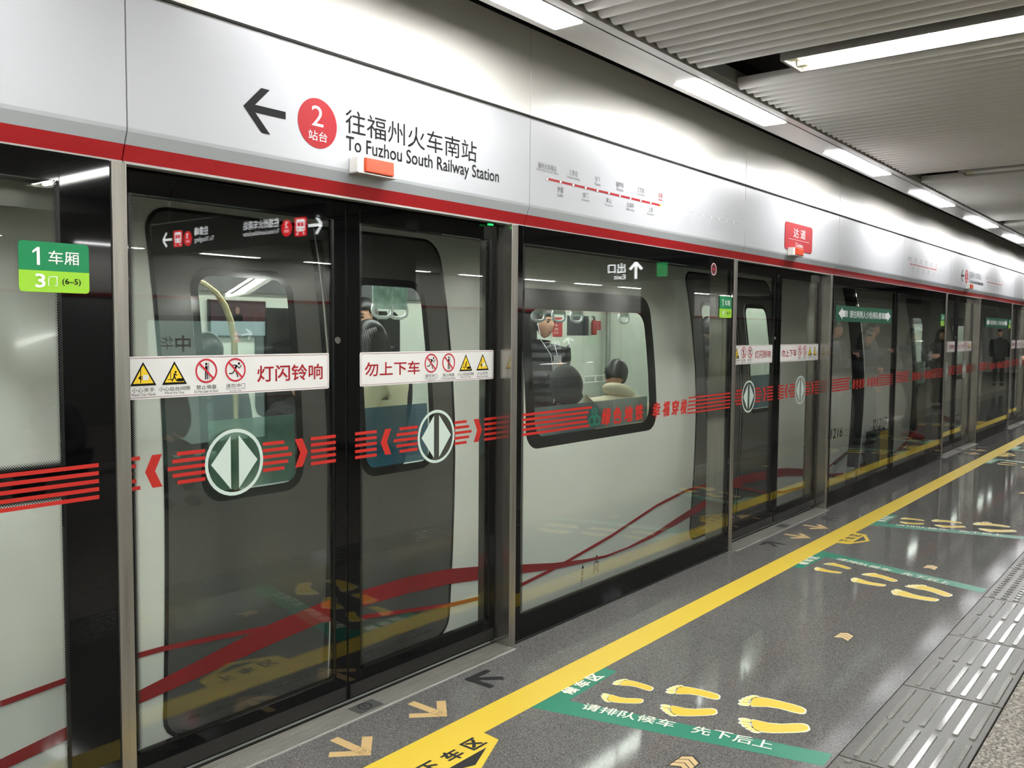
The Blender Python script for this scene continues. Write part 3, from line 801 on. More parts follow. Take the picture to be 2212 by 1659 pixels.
def slogan(t, x0, x1):
    """red stripes, green emblem, slogan, stripes between x0 and x1"""
    P = Plane((0, -0.0015, 0), (1, 0, 0), (0, 0, 1)); k = (x1-x0)/2.43
    X = lambda x: x0+(x-3.495)*k
    f = Flat(P)
    for i, z in enumerate(ZS):
        z += 0.013; e = (4.13, 4.093, 4.08, 4.09, 4.108)[i]
        f.rect(x0, X(e), z-0.0065, z+0.0065)
    for i, z in enumerate(ZS): f.rect(X(5.287-0.004*i), x1, z-0.0025, z+0.0075)
    f.build('red_stripe', STRIPE, t, kind='stuff')
    f = Flat(P)
    for c, a, b in (('绿', 4.226, 4.318), ('色', 4.346, 4.44), ('地', 4.47, 4.566), ('铁', 4.594, 4.69), ('幸', 4.806, 4.9), ('福', 4.936, 5.022), ('穿', 5.05, 5.146), ('梭', 5.17, 5.258)):
        f.text(c, X(a), X(b), 1.048, 1.146, 0.03, 0.0012, 0.12)
    f.build('slogan_lettering', STRIPE, t, kind='stuff')
    f = Flat(P); cx = X(4.155); r = 0.03*k**0.5
    f.ring(cx, 1.128, r, r*0.62, 0.0012); f.ring(cx-r*0.9, 1.083, r, r*0.62, 0.0014); f.ring(cx+r*0.9, 1.083, r, r*0.62, 0.0016); f.rect(cx-0.004, cx+0.004, 1.05, 1.14, 0.0018)
    f.build('emblem', mat('emblem_green', (20, 106, 84), 0.5), t)
def queue_sign(t, x0, x1):
    P = Plane((0, -0.002, 0), (1, 0, 0), (0, 0, 1)); w = x1-x0
    s = plate(P, [(x0, 1.69), (x1, 1.69), (x1, 1.836), (x0, 1.836)], 0.0015, 'queue_sign', GRNS, t)
    f = Flat(P); zc = 1.763
    f.text('请往两侧人少处排队候车', x0+0.215*w, x0+0.845*w, 1.728, 1.798, 0.012, 0.0022)
    for sg, e in ((1, x0+0.035*w), (-1, x1-0.02*w)):
        f.poly([(e, zc), (e+sg*0.065*w, zc-0.055), (e+sg*0.065*w, zc-0.03), (e+sg*0.11*w, zc-0.03), (e+sg*0.11*w, zc+0.03), (e+sg*0.065*w, zc+0.03), (e+sg*0.065*w, zc+0.055)][::sg], 0.0022)
        for q in range(3): f.rect(min(e+sg*(0.116+0.014*q)*w, e+sg*(0.123+0.014*q)*w), max(e+sg*(0.116+0.014*q)*w, e+sg*(0.123+0.014*q)*w), zc-0.03, zc+0.03, 0.0022)
    f.build('white_lettering', WHT, s, kind='stuff')
def fixed_screen(x0, x1, label, **kw):
    xc = (x0+x1)/2
    t = thing('fixed_glass_screen', label, 'screen', (xc, 0, 0), 0, 'fixed glass screens beside the doors')
    a, b_ = x0-xc, x1-xc
    l, r, g0, g1 = a+kw.get('l', 0.045), b_-kw.get('r', 0.04), 0.135, 2.015
    for nm, q in (('stile', (a, l, 0.0, 2.1)), ('stile', (r, b_, 0.0, 2.1)), ('rail', (l, r, 0.0, g0)), ('rail', (l, r, g1, 2.1))):
        m = MB(); m.box(q[0], q[1], 0.0, 0.03, q[2], q[3], 0.001); m.build(nm, BLACK, t)
    m = MB(); m.box(l-0.003, r+0.003, 0.0015, 0.0115, g0-0.003, g1+0.003); m.build('glass_pane', GLASS, t)
    m = MB(); m.box(a, b_, -0.004, 0.0, 0.0, 0.012); m.build('floor_seal', mat('sealant', (30, 29, 28), 0.8), t)
    dot_strip(t, l, l+0.022, g0, g1, -0.0006, False, True); dot_strip(t, r-0.022, r, g0, g1, -0.0006, False, False)
    dot_strip(t, l, r, g0, g0+0.022, -0.0006, True, True)
    return t, xc
t, xc = fixed_screen(-1.085, 1.397, 'fixed glass screen at the left edge of the photo, left of the nearest doors', r=0.155, l=0.045)
number_sign(t, 1.121-xc, 1.325-xc, '1', '3', '(6–5)')
b = MB(); b.box(-1.03-xc, 1.243-xc, -0.0008, 0.0, 1.075, 1.162); b.build('black_band', BLACK, t)
dot_strip(t, -1.03-xc, 1.243-xc, 1.162, 1.184, -0.0008, True, True); dot_strip(t, -1.03-xc, 1.243-xc, 1.053, 1.075, -0.0008, True, False)
f = Flat(Plane((0, -0.0015, 0), (1, 0, 0), (0, 0, 1)))
for z in ZS: f.rect(-1.03-xc, 1.343-xc, z-0.0, z+0.0125)
f.build('red_stripe', STRIPE, t, kind='stuff')
t, xc = fixed_screen(3.447, 5.934, 'large fixed glass screen between the nearest and the second screen doors')
number_sign(t, 5.706-xc, 5.899-xc, '1', '4', '(6–7)')
slogan(t, 3.495-xc, 5.91-xc)
f = Flat(Plane((0, -0.002, 0), (1, 0, 0), (0, 0, 1))); f.circle(5.604-xc, 2.011, 0.036); c = f.build('round_mark', mat('dark_red_print', (74, 14, 20), 0.5), t)
f = Flat(Plane((0, -0.002, 0), (1, 0, 0), (0, 0, 1))); f.ring(5.604-xc, 2.011, 0.042, 0.036, 0.001); f.build('mark_ring', mat('pale_pink_print', (232, 190, 196), 0.5), c)
f = Flat(Plane((0, -0.002, 0), (1, 0, 0), (0, 0, 1))); f.rect(5.573-xc, 5.635-xc, 2.006, 2.015, 0.0012); f.build('mark_bar', SIGNR, c)
t, xc = fixed_screen(7.983, 9.995, 'fixed glass screen with the larger green queue sign, right of the second doors')
slogan(t, 8.04-xc, 9.94-xc); queue_sign(t, 8.088-xc, 9.815-xc)
t, xc = fixed_screen(10.005, 12.19, 'fixed glass screen just left of the third screen doors')
slogan(t, 10.06-xc, 12.14-xc); number_sign(t, 11.93-xc, 12.12-xc, '2', '1', '(5–1)')
t, xc = fixed_screen(14.245, 16.72, 'fixed glass screen with the small far green queue sign')
slogan(t, 14.3-xc, 16.68-xc); queue_sign(t, 14.62-xc, 16.35-xc); number_sign(t, 16.45-xc, 16.64-xc, '2', '2', '(5–3)')
t, xc = fixed_screen(18.775, 21.27, 'fixed glass screen beyond the fourth screen doors'); slogan(t, 18.83-xc, 21.2-xc)
t, xc = fixed_screen(23.325, 25.82, 'fixed glass screen beyond the fifth screen doors'); slogan(t, 23.4-xc, 25.7-xc)
t, xc = fixed_screen(27.875, 41.9, 'long fixed glass screen at the far end of the platform')
t, xc = fixed_screen(-8.9, -3.14, 'long fixed glass screen behind the viewer')
# dark machinery box behind the header, above the leaves
b = MB(); b.box(XA, XB, 0.125, 0.2, 2.03, 2.6); tag(b.build('trim_4', DARKV), kind='structure')
# green pilot lamp under the header
t = thing('pilot_lamp', 'tiny green pilot lamp under the header at the right of the nearest doors', 'lamp', (3.31, 0.06, 2.092))
b = MB(); b.box(-0.014, 0.014, -0.008, 0.008, -0.003, 0.005, 0.001); b.build('lens', mat('green_led', (40, 220, 110), 0.4, emit=0.5), t)
b = MB(); b.box(-0.028, 0.028, -0.012, 0.012, 0.004, 0.008); b.build('base', BLACK, t)
# ================================================================ TRAIN
PROF = [(-1.0, 0.60), (-0.35, 0.57), (-0.1, 0.548), (0.15, 0.532), (0.4, 0.517), (0.65, 0.508), (0.9, 0.504), (1.1, 0.507), (1.3, 0.52), (1.5, 0.54), (1.7, 0.566), (1.9, 0.60), (2.1, 0.645), (2.3, 0.72), (2.5, 0.86), (2.65, 1.06), (2.74, 1.4), (2.76, 1.9)]
def prof(z):
    for (a, ya), (b, yb) in zip(PROF[:-1], PROF[1:]):
        if z <= b:
            t = (z-a)/(b-a); t = max(t, 0)
            return ya+(yb-ya)*t
    return PROF[-1][1]
def inside(p, poly):
    x, y = p; c = False; n = len(poly)
    for i in range(n):
        x0, y0 = poly[i]; x1, y1 = poly[i-1]
        if (y0 > y) != (y1 > y) and x < (x1-x0)*(y-y0)/(y1-y0)+x0: c = not c
    return c
def skin(name, outer, holes, off, m, parent, zstep=0.1, smooth=True, label=None, kind=None):
    """a sheet that follows the bulging car side; off = how far it stands proud"""
    vs = []; es = []
    for lp in [outer]+list(holes):
        b = len(vs); vs += [Vector(p) for p in lp]; es += [(b+i, b+(i+1) % len(lp)) for i in range(len(lp))]
    xs = [p[0] for p in outer]; zs = [p[1] for p in outer]
    z = math.ceil((min(zs)+0.01)/zstep)*zstep
    while z < max(zs)-0.01:
        b = len(vs); vs += [Vector((min(xs)-1, z)), Vector((max(xs)+1, z))]; es.append((b, b+1)); z += zstep
    ov, oe, of, *_ = delaunay_2d_cdt(vs, es, [], 0, 1e-6)
    fs = []
    for f in of:
        c = (sum(ov[i].x for i in f)/len(f), sum(ov[i].y for i in f)/len(f))
        if inside(c, outer) and not any(inside(c, h) for h in holes): fs.append(f)
    used = sorted({i for f in fs for i in f}); mp = {i: k for k, i in enumerate(used)}
    me = bpy.data.meshes.new(name)
    me.from_pydata([(ov[i].x, prof(ov[i].y)-off, ov[i].y) for i in used], [], [tuple(mp[i] for i in f) for f in fs])
    me.materials.append(m)
    if smooth:
        for p in me.polygons: p.use_smooth = True
    o = link(bpy.data.objects.new(name, me), parent)
    # normals towards the platform
    if me.polygons and sum(p.normal.y for p in me.polygons) > 0: me.flip_normals()
    return tag(o, label=label, kind=kind)
FILM_G = noise_mat('window_film_green', [(0.3, (40, 96, 88)), (0.5, (92, 140, 122)), (0.7, (158, 186, 160))], 3.2, 0.4, see=0.12)
FILM_B = noise_mat('window_film_blue', [(0.3, (20, 70, 96)), (0.55, (40, 106, 130)), (0.75, (110, 160, 170))], 3.0, 0.4, (1, 1, 0.4), see=0.1)
FILM_L = noise_mat('window_film_pale', [(0.3, (74, 104, 110)), (0.6, (120, 146, 150)), (0.75, (150, 170, 168))], 2.5, 0.4, see=0.15)
INW = mat('car_interior_panel', (196, 204, 190), 0.4)
INC = mat('car_ceiling', (188, 194, 186), 0.5)
INF = mat('car_floor', (96, 100, 104), 0.5)
SEATM = mat('car_seat', (188, 198, 196), 0.35)
GOLD = mat('grab_rail', (190, 180, 140), 0.25, 0.8)
CLEAR = mat('strap_plastic', (220, 226, 224), 0.15)
CARD = noise_mat('strap_card', [(0.3, (96, 140, 120)), (0.5, (166, 196, 186)), (0.7, (214, 228, 228))], 9, 0.4, see=0.35)
CLAMP = mat('car_lamp', (250, 255, 250), 0.5, emit=CAR_POWER)
def ribbon(parent, pts_top, pts_bot, off, nm='red_ribbon', m=None):
    skin(nm, list(pts_top)+list(reversed(pts_bot)), [], off, m or TRED, parent, 0.05)
def train_car(x0, x1, doors, windows, label, number, nx, ribbons=True, detail=True):
    t = thing('train_car', label, 'train', ((x0+x1)/2, 0.0, 0.0), 0, 'train cars behind the glass')
    root = t
    dx = -t.location.x
    def par(o): return o
    class Sh: pass
    # all parts are modelled in world X, then shifted under the car's own origin
    made = []
    zones = [rrect(d-0.85, d+0.85, -0.1, 2.07, 0.11, 5) for d in doors]
    wins = [rrect(a, b, 0.865, 1.842, 0.12, 6) for a, b in windows]
    dwin = [rrect(d+s*0.4275-0.2575, d+s*0.4275+0.2575, 0.862, 1.838, 0.1, 6) for d in doors for s in (-1, 1)]
    body = skin('body_side', [(x0, -1.0), (x1, -1.0), (x1, 2.76), (x0, 2.76)], dwin+wins, 0, TPAINT, t, 0.1); made.append(body)
    b = MB()
    b.box(x0, x1, 1.9, 3.3, 2.74, 2.76); b.box(x0, x1, 3.28, 3.32, -1.0, 2.74)
    b.box(x0, x1, 0.58, 3.28, -0.12, 0.0)
    made.append(b.build('hull', TPAINT, t))
    b = MB()
    for xe in (x0+0.001, x1-0.001):
        pts = [(xe, prof(z)+0.004, z) for z, _ in PROF]+[(xe, 3.28, 2.74), (xe, 3.28, -1.0)]
        b.face(pts)
    made.append(b.build('end_wall', mat('car_end_grey', (60, 62, 62), 0.5), t))
    b = MB(); b.box(x0+0.05, x1-0.05, 0.66, 3.27, 0.0, 0.012); made.append(b.build('floor_covering', INF, t))
    b = MB(); b.box(x0+0.05, x1-0.05, 0.78, 3.27, 2.12, 2.14); made.append(b.build('ceiling_panel', INC, t))
    for y in (1.25, 2.65):
        b = MB(); b.box(x0+0.4, x1-0.4, y-0.07, y+0.07, 2.105, 2.119); made.append(b.build('lamp', CLAMP, t))
    # inner lining of the far side with its dark windows
    b = MB(); b.box(x0+0.05, x1-0.05, 3.2, 3.26, 0.0, 2.12); made.append(b.build('far_lining', INW, t))
    b = MB(); b.box(x0+0.05, x1-0.05, 3.14, 3.2, 1.86, 2.12); made.append(b.build('cove_panel', mat('cove_grey', (70, 74, 74), 0.4), t))
    for a, c in windows:
        b = MB(); b.prism([(x, 3.195, z) for x, z in rrect(a, c, 0.88, 1.75, 0.1)], (0, 0.004, 0)); made.append(b.build('far_window', TBLK, t))
        # bench
        b = MB(); b.box(a-0.25, c+0.25, 2.72, 3.18, 0.36, 0.43, 0.02); b.box(a-0.25, c+0.25, 3.1, 3.2, 0.43, 0.86, 0.02); made.append(b.build('bench', SEATM, t))
        b = MB(); b.box(a-0.25, c+0.25, 0.66, 1.1, 0.36, 0.43, 0.02); b.box(a-0.25, c+0.25, 0.60, 0.68, 0.43, 0.84, 0.02); made.append(b.build('bench', SEATM, t))
    for d in doors:
        for s in (-1, 1):
            b = MB(); b.prism([(x, 3.19, z) for x, z in rrect(min(d+s*0.16, d+s*0.62), max(d+s*0.16, d+s*0.62), 0.88, 1.76, 0.1)], (0, 0.006, 0)); made.append(b.build('far_window', TBLK, t))
        b = MB(); b.box(d-0.003, d+0.003, 3.192, 3.2, 0.0, 1.95); made.append(b.build('far_door_seam', TBLK, t))
    # doors on the platform side
    for d in doors:
        z = rrect(d-0.85, d+0.85, -0.1, 2.07, 0.11, 5); zi = rrect(d-0.832, d+0.832, -0.085, 2.055, 0.095, 5)
        made.append(skin('door_seal', z, [zi], 0.003, TBLK, t, 0.1))
        for s in (-1, 1):
            if s < 0:
                o = [p for p in zi if p[0] < d]; o = [(d-0.004, -0.085)]+[(d-0.004, 2.055)]+[p for p in zi if p[0] < d]
            else: o = [p for p in zi if p[0] > d]+[(d+0.004, 2.055), (d+0.004, -0.085)]
            if s < 0: wa, wb = d-0.685, d-0.17
            else: wa, wb = d+0.17, d+0.685
            wo = rrect(wa, wb, 0.862, 1.838, 0.1, 6); wi = rrect(wa+0.036, wb-0.036, 0.9, 1.80, 0.07, 6)
            leaf = skin('train_door', o, [wo], 0.003, TGREY, t); made.append(leaf)
            made2 = skin('window_gasket', wo, [wi], 0.004, TBLK, leaf)
            g = skin('door_window', wi, [], 0.002, TGLASS, leaf)
            fm = FILM_G if s < 0 else FILM_B
            skin('window_film', [(wa+0.04, 0.905), (wb-0.04, 0.905), (wb-0.04, 1.2), (wa+0.04, 1.2)], [], -0.004, fm, leaf)
            skin('door_edge', [(d+s*0.01, 0.0), (d+s*0.035, 0.0), (d+s*0.035, 2.0), (d+s*0.01, 2.0)], [], 0.005, TBLK, leaf)
            skin('foot_strip', [(d+s*0.02, -0.035), (d+s*0.74, -0.035), (d+s*0.74, -0.02), (d+s*0.02, -0.02)], [], 0.006, STEEL, leaf)
    for a, c in windows:
        wo = rrect(a, c, 0.865, 1.842, 0.12, 6); wi = rrect(a+0.09, c-0.11, 0.932, 1.715, 0.1, 6)
        sr = skin('window_surround', wo, [wi], 0.0, TBLK, t); made.append(sr)
        skin('window_pane', wi, [], -0.006, TGLASS, sr)
        skin('window_film', [(a+0.095, 0.935), (c-0.115, 0.935), (c-0.115, 1.115), (a+0.095, 1.115)], [], -0.012, FILM_L, sr)
    if number:
        f = Flat(FRONT(0)); f.fn = lambda x, z, n: (x, prof(z)-0.002, z)
        f.text(number, nx[0], nx[1], nx[2], nx[3], 0.01, 0, 0.08); made.append(f.build('car_number', INK, t))
    if ribbons:
        at = [(1.237, .08), (1.542, .129), (1.74, .164), (2.006, .212), (2.333, .272), (2.64, .303), (2.887, .304), (3.211, .304), (3.526, .279), (3.85, .23), (4.188, .168), (4.516, .11), (4.905, .058), (5.144, .038), (5.429, .041), (5.819, .080), (6.1, .128), (6.536, .196), (6.9, .28), (7.212, .325), (7.5, .325), (7.8, .305), (8.2, .285), (8.38, .267), (8.879, .2), (9.3, .12), (9.7, .05), (10.1, 0.01)]
        ab = [(1.237, .035), (1.544, .075), (1.747, .11), (2.048, .141), (2.333, .176), (2.64, .206), (2.887, .222), (3.211, .214), (3.526, .193), (3.85, .152), (4.188, .112), (4.579, .06), (4.824, .042), (5.144, .022), (5.445, .027), (5.736, .042), (6.1, .078), (6.539, .128), (6.9, .2), (7.217, .238), (7.5, .24), (7.8, .225), (8.2, .205), (8.385, .189), (8.885, .127), (9.3, .06), (9.7, .02), (10.1, -0.012)]
        bc = [(1.242, .281), (1.542, .301), (1.743, .309), (1.836, .307), (2.11, .284), (2.323, .262), (2.6, .226), (2.88, .17), (3.211, .121), (3.549, .072), (3.845, .047), (4.189, .042), (4.494, .069), (4.657, .088), (5.186, .164), (5.809, .285), (6.255, .334), (6.55, .335), (7.0, .29), (7.4, .2), (7.8, .11), (8.3, .04), (8.8, .02), (9.3, .08), (9.71, .165), (10.17, .25)]
        ext = lambda L, s: [(s-0.0, L[0][1]+(L[0][1]-L[1][1])*3)]
        ribbon(t, at, ab, 0.0055)
        ribbon(t, [(x, z+0.011) for x, z in bc], [(x, z-0.011) for x, z in bc], 0.0065)
        ribbon(t, [(-1.0, -0.4), (0.4, -0.08), (1.237, .08)], [(-1.0, -0.5), (0.4, -0.14), (1.237, .035)], 0.003)
        ribbon(t, [(-0.6, 0.14), (0.4, 0.215), (1.242, .292)], [(-0.6, 0.12), (0.4, 0.193), (1.242, .27)], 0.004)
        f = Flat(FRONT(0)); f.fn = lambda x, z, n: (x, prof(z)-0.002, z)
        f.poly([(4.86, 0.03), (4.875, 0.0), (4.845, 0.0)]); f.ring(4.86, -0.03, 0.014, 0.011); f.ring(4.86, -0.075, 0.014, 0.011); f.line([(4.86, 0.0), (4.86, -0.12)], 0.004)
        f.build('jacking_mark', INK, t)
        f = Flat(FRONT(0)); f.fn = lambda x, z, n: (x, prof(z)-0.002, z)
        f.line([(5.0, -0.07), (5.0, 0.01), (5.05, 0.01), (5.05, -0.07)], 0.006); f.line([(5.025, 0.045), (5.025, 0.01)], 0.008); f.line([(5.025, -0.01), (5.025, -0.05)], 0.006); f.circle(5.025, 0.05, 0.01)
        f.build('lifting_mark', INK, t)
    else:
        ta = [(10.66, 0.0), (11.2, -.02), (12.0, -.01), (12.29, .03), (12.75, .14), (13.228, .264), (13.8, .33), (14.6, .3), (15.6, .15), (16.6, .05)]
        ribbon(t, [(x, z+0.05) for x, z in ta], [(x, z-0.03) for x, z in ta], 0.0055)
        tb = [(10.66, 0.17), (11.2, .08), (12.0, .03), (12.44, .029), (13.13, .077), (14.0, .12), (15.2, .28), (16.0, .3), (17.5, .1)]
        ribbon(t, [(x, z+0.009) for x, z in tb], [(x, z-0.009) for x, z in tb], 0.0065)
    # shift children under the empty
    for o in list(t.children): o.location.x += dx
    return t
car1 = train_car(-9.0, 10.2, [-6.36, -1.83, 2.70, 7.23], [(-4.86, -3.3), (-0.33, 1.2), (4.18, 5.755)], 'white train car with grey doors and red ribbons behind the nearest glass', '01216', (9.43, 9.94, 0.44, 0.55))
car2 = train_car(10.66, 30.0, [13.57, 18.1, 22.63, 27.16], [(15.05, 16.62), (19.58, 21.15), (24.11, 25.68)], 'second white train car, its end just right of the dark gangway gap', '01217', (11.06, 11.62, 0.43, 0.545), ribbons=False)
# gangway bellows between the cars
t = thing('gangway', 'dark folding gangway between the two white train cars', 'gangway', (10.43, 1.9, 0.0))
b = MB()
for k in range(9):
    x = -0.225+0.05*k; d = 0.0 if k % 2 else 0.05
    b.box(x, x+0.05, -1.05+d, 1.05-d, 0.0+d, 2.3-d)
b.build('bellows', mat('bellows_rubber', (46, 47, 48), 0.7), t)
# yellow guard standing at the car end
t = thing('guard_box', 'black and yellow guard box at the end of the second train car', 'box', (10.98, 0.42, 0.0))
b = MB(); b.box(-0.30, 0.28, -0.05, 0.06, -0.02, 0.43, 0.01); b.build('box_body', mat('guard_dark', (44, 48, 44), 0.5), t)
b = MB(); b.box(-0.12, 0.20, -0.056, -0.05, 0.0, 0.425); b.build('yellow_panel', mat('guard_yellow', (170, 140, 20), 0.5), t)
b = MB()
for x in (-0.2, -0.02, 0.16): b.tube([(x, 0, 0.43), (x+0.03, 0, 0.455), (x+0.06, 0, 0.43)], 0.008, 6)
b.build('top_hook', GAP, t, kind='stuff')
# dark tubes added at the car end for the ribbon's shaded curves
def shade_curve(label, pts):
    b = MB(); b.tube(pts, 0.012, 8); o = b.build('shaded_ribbon', mat('shaded_ribbon_dark', (24, 24, 24), 0.6), None); tag(o, label, 'shade_curve', 'shaded ribbon curves at the car end')
shade_curve('dark shaded ribbon curve rising along the end of the first train car', [(9.7+0.5*k/6, prof(0.1)-0.03, 0.16+0.11*k/6-0.01*sin(pi*k/6)) for k in range(7)])
shade_curve('dark sagging curve of shaded ribbon low at the end of the first train car', [(9.68+0.8*k/8, prof(0.0)-0.03, 0.02-0.03*sin(pi*k/8)) for k in range(9)])

# ---------------------------------------------------------------- things inside the train
def strap(x, y, label):
    t = thing('hand_strap', label, 'strap', (x, y, 2.06), 0, 'hand straps in the train')
    b = MB(); b.box(-0.012, 0.012, -0.004, 0.004, -0.19, 0.0); b.build('strap_band', mat('strap_red', (150, 40, 44), 0.6), t)
    b = MB(); b.box(-0.075, 0.075, -0.005, 0.005, -0.36, -0.185, 0.004); c = b.build('card', CARD, t)
    b = MB(); b.tube([(-0.066, 0, -0.335), (-0.076, 0, -0.365), (-0.066, 0, -0.395), (-0.03, 0, -0.408), (0.03, 0, -0.408), (0.066, 0, -0.395), (0.076, 0, -0.365), (0.066, 0, -0.335)], 0.011, 8); b.build('handle', CLEAR, t)
for i, (x, y, l) in enumerate(((4.955, 1.0, 'clear hand strap with picture card at the left of the large train window'), (5.225, 1.02, 'second clear hand strap from the left in the large train window'), (5.50, 1.05, 'third clear hand strap from the left in the large train window'), (6.25, 1.1, 'lone hand strap at the right of the large train window'), (3.50, 1.02, 'hand strap behind the right train door window'), (3.66, 1.06, 'rightmost hand strap behind the right train door window'))):
    strap(x, y, l)
def rail(name, label, pts, r, m):
    b = MB(); b.tube(pts, r, 8); o = b.build(name, m); tag(o, label, 'rail')
rail('grab_rail', 'long steel grab rail that carries the hand straps', [(4.3, 1.0, 2.065), (6.4, 1.1, 2.065)], 0.012, STEELM)
rail('grab_rail', 'steel grab rail over the right train door window', [(2.95, 1.0, 1.87), (3.72, 1.06, 1.87)], 0.012, STEELM)
rail('curved_grab_pole', 'curved golden grab pole behind the left train door window', [(2.92, 1.6, 0.012), (2.92, 1.6, 1.3), (2.917, 1.6, 1.5), (2.9, 1.605, 1.62), (2.868, 1.61, 1.71), (2.82, 1.62, 1.78), (2.75, 1.63, 1.83), (2.66, 1.65, 1.86), (2.56, 1.67, 1.87)], 0.018, GOLD)
# end bulkhead behind the large window and what hangs there
b = MB(); b.box(9.2, 9.26, 0.75, 3.2, 0.012, 2.1); b.build('bulkhead', INW, car1).location.x -= car1.location.x
b = MB(); b.tube([(9.165, 3.1, 0.02), (9.165, 3.1, 1.85)], 0.026, 8); o = b.build('corner_pole', mat('corner_grey', (120, 128, 118), 0.4)); tag(o, 'grey corner pole in the train behind the large window', 'pole')
def poster(x0, x1, z0, z1, m, label, txt=None, tm=None):
    t = thing('wall_notice', label, 'notice', ((x0+x1)/2, 3.2, (z0+z1)/2), 0, 'notices on the train wall')
    w, h = (x1-x0)/2, (z1-z0)/2
    b = MB(); b.box(-w, w, -0.006, 0, -h, h, 0.001); b.build('sheet', m, t)
    if txt:
        f = Flat(Plane((0, -0.0065, 0), (1, 0, 0), (0, 0, 1)))
        k = len(txt)
        for i, c in enumerate(txt): f.text(c, -w*0.55, w*0.1, h*0.8-1.6*h*(i+1)/k+0.01, h*0.8-1.6*h*i/k-0.01, 0.01, 0.001)
        f.build('lettering', tm or WHT, t)
RP = mat('notice_red', (172, 34, 40), 0.5)
poster(8.14, 8.34, 1.52, 1.74, RP, 'upper red notice on the train wall right of the standing man', '安全出口')
poster(8.16, 8.34, 1.24, 1.40, RP, 'lower red notice on the train wall right of the standing man', '乘客须知')
poster(8.44, 8.88, 1.535, 1.765, mat('notice_screen', (36, 38, 48), 0.3), 'dark square screen on the train wall in the large window')
poster(9.04, 9.15, 1.60, 1.71, RP, 'small red notice beside the fire extinguisher', '灭火器')
poster(8.42, 8.5, 1.0, 1.12, STKW, 'small white wheelchair notice above the far bench', '&')
t = thing('fire_extinguisher', 'red fire extinguisher on the train wall in the large window', 'extinguisher', (8.9, 3.13, 1.54)); t.scale = (0.6, 0.6, 0.62)
b = MB(); b.lathe([(0.02, 0), (0.055, 0.005), (0.058, 0.03), (0.058, 0.23), (0.04, 0.28), (0.022, 0.295)]); b.build('cylinder', mat('extinguisher_red', (140, 30, 30), 0.4), t)
b = MB(); b.lathe([(0.02, 0.295), (0.02, 0.33), (0.012, 0.335)]); b.box(-0.08, 0.03, -0.01, 0.01, 0.33, 0.345); b.box(-0.08, 0.02, -0.01, 0.01, 0.355, 0.368); b.build('valve', INK, t)
b = MB(); b.tube([(0.02, 0, 0.31), (0.08, 0, 0.25), (0.075, 0, 0.1)], 0.01, 6); b.build('hose', INK, t)
t = thing('window_rail', 'white guard rail above the far bench in the large window', 'rail', (8.9, 3.1, 1.05))
b = MB()
for z in (0.0, -0.07): b.tube([(-0.25, 0, z), (0.22, 0, z)], 0.008, 6)
for x in (-0.25, 0.0, 0.22): b.tube([(x, 0, 0), (x, 0, -0.12)], 0.008, 6)
b.build('bars', STKW, t)
# television over the far doors
t = thing('television', 'wall screen with dark red programme behind the left train door window', 'screen', (4.02, 3.19, 1.66))
b = MB(); b.box(-0.26, 0.24, -0.03, 0, -0.14, 0.14, 0.004); b.build('casing', TBLK, t)
SCR = noise_mat('screen_picture', [(0.35, (34, 22, 34)), (0.55, (58, 24, 32)), (0.7, (96, 40, 40))], 5, 0.3)
b = MB(); b.box(-0.25, 0.23, -0.032, -0.03, -0.02, 0.13); b.build('picture', SCR, t)
b = MB(); b.box(-0.25, 0.23, -0.032, -0.03, -0.13, -0.02); b.build('caption_field', mat('screen_pale', (120, 136, 142), 0.4), t)
b = MB(); b.ellip((-0.02, -0.033, 0.06), (0.02, 0.003, 0.027)); b.build('speaker_face', mat('screen_skin', (120, 86, 76), 0.5), t)
b = MB(); b.prism([(-0.06, -0.0325, -0.02), (0.03, -0.0325, -0.02), (0.02, -0.0325, 0.03), (-0.05, -0.0325, 0.03)], (0, -0.001, 0)); b.build('speaker_jacket', INK, t)
# ================================================================ FLOOR MARKINGS
H = 0.0006
def fplate(name, pts, m, parent=None, z=0.0, t=H):
    b = MB(); b.prism([(x, y, z) for x, y in pts], (0, 0, t)); return b.build(name, m, parent)
# yellow safety line
t = thing('safety_line', 'long yellow safety line on the floor along the screen doors', 'line', (0, -0.444, 0))
fplate('yellow_strip', [(XA+0.2, -0.077), (XB-0.2, -0.077), (XB-0.2, 0.077), (XA+0.2, 0.077)], FYEL, t, 0, 0.0008)
def exit_tag(x, label):
    t = thing('exit_marking', label, 'floor sticker', (x, -0.52, 0), 0, 'yellow alighting markings')
    fplate('yellow_field', [(-0.222, 0.03), (-0.209, -0.085), (0.0, -0.178), (0.209, -0.085), (0.222, 0.03)], FYEL, t, 0.0008)
    f = Flat(FLOOR); f.poly([(-0.132, -0.09), (0.0, -0.148), (0.132, -0.09)], 0.0018); f.build('arrow_head', FBLK, t)
    f = Flat(FLOOR)
    for c, a in (('下', -0.16), ('车', -0.04), ('区', 0.08)): f.text(c, a, a+0.082, -0.072, 0.006, 0.03, 0.0018)
    f.build('lettering', FBLK, t)
exit_tag(2.377, 'yellow arrow marking at the nearest screen doors, at the bottom edge of the photo')
exit_tag(6.93, 'yellow arrow marking in front of the second screen doors')
exit_tag(13.14, 'yellow arrow marking in front of the third screen doors')
exit_tag(17.7, 'yellow arrow marking in front of the far fourth screen doors')
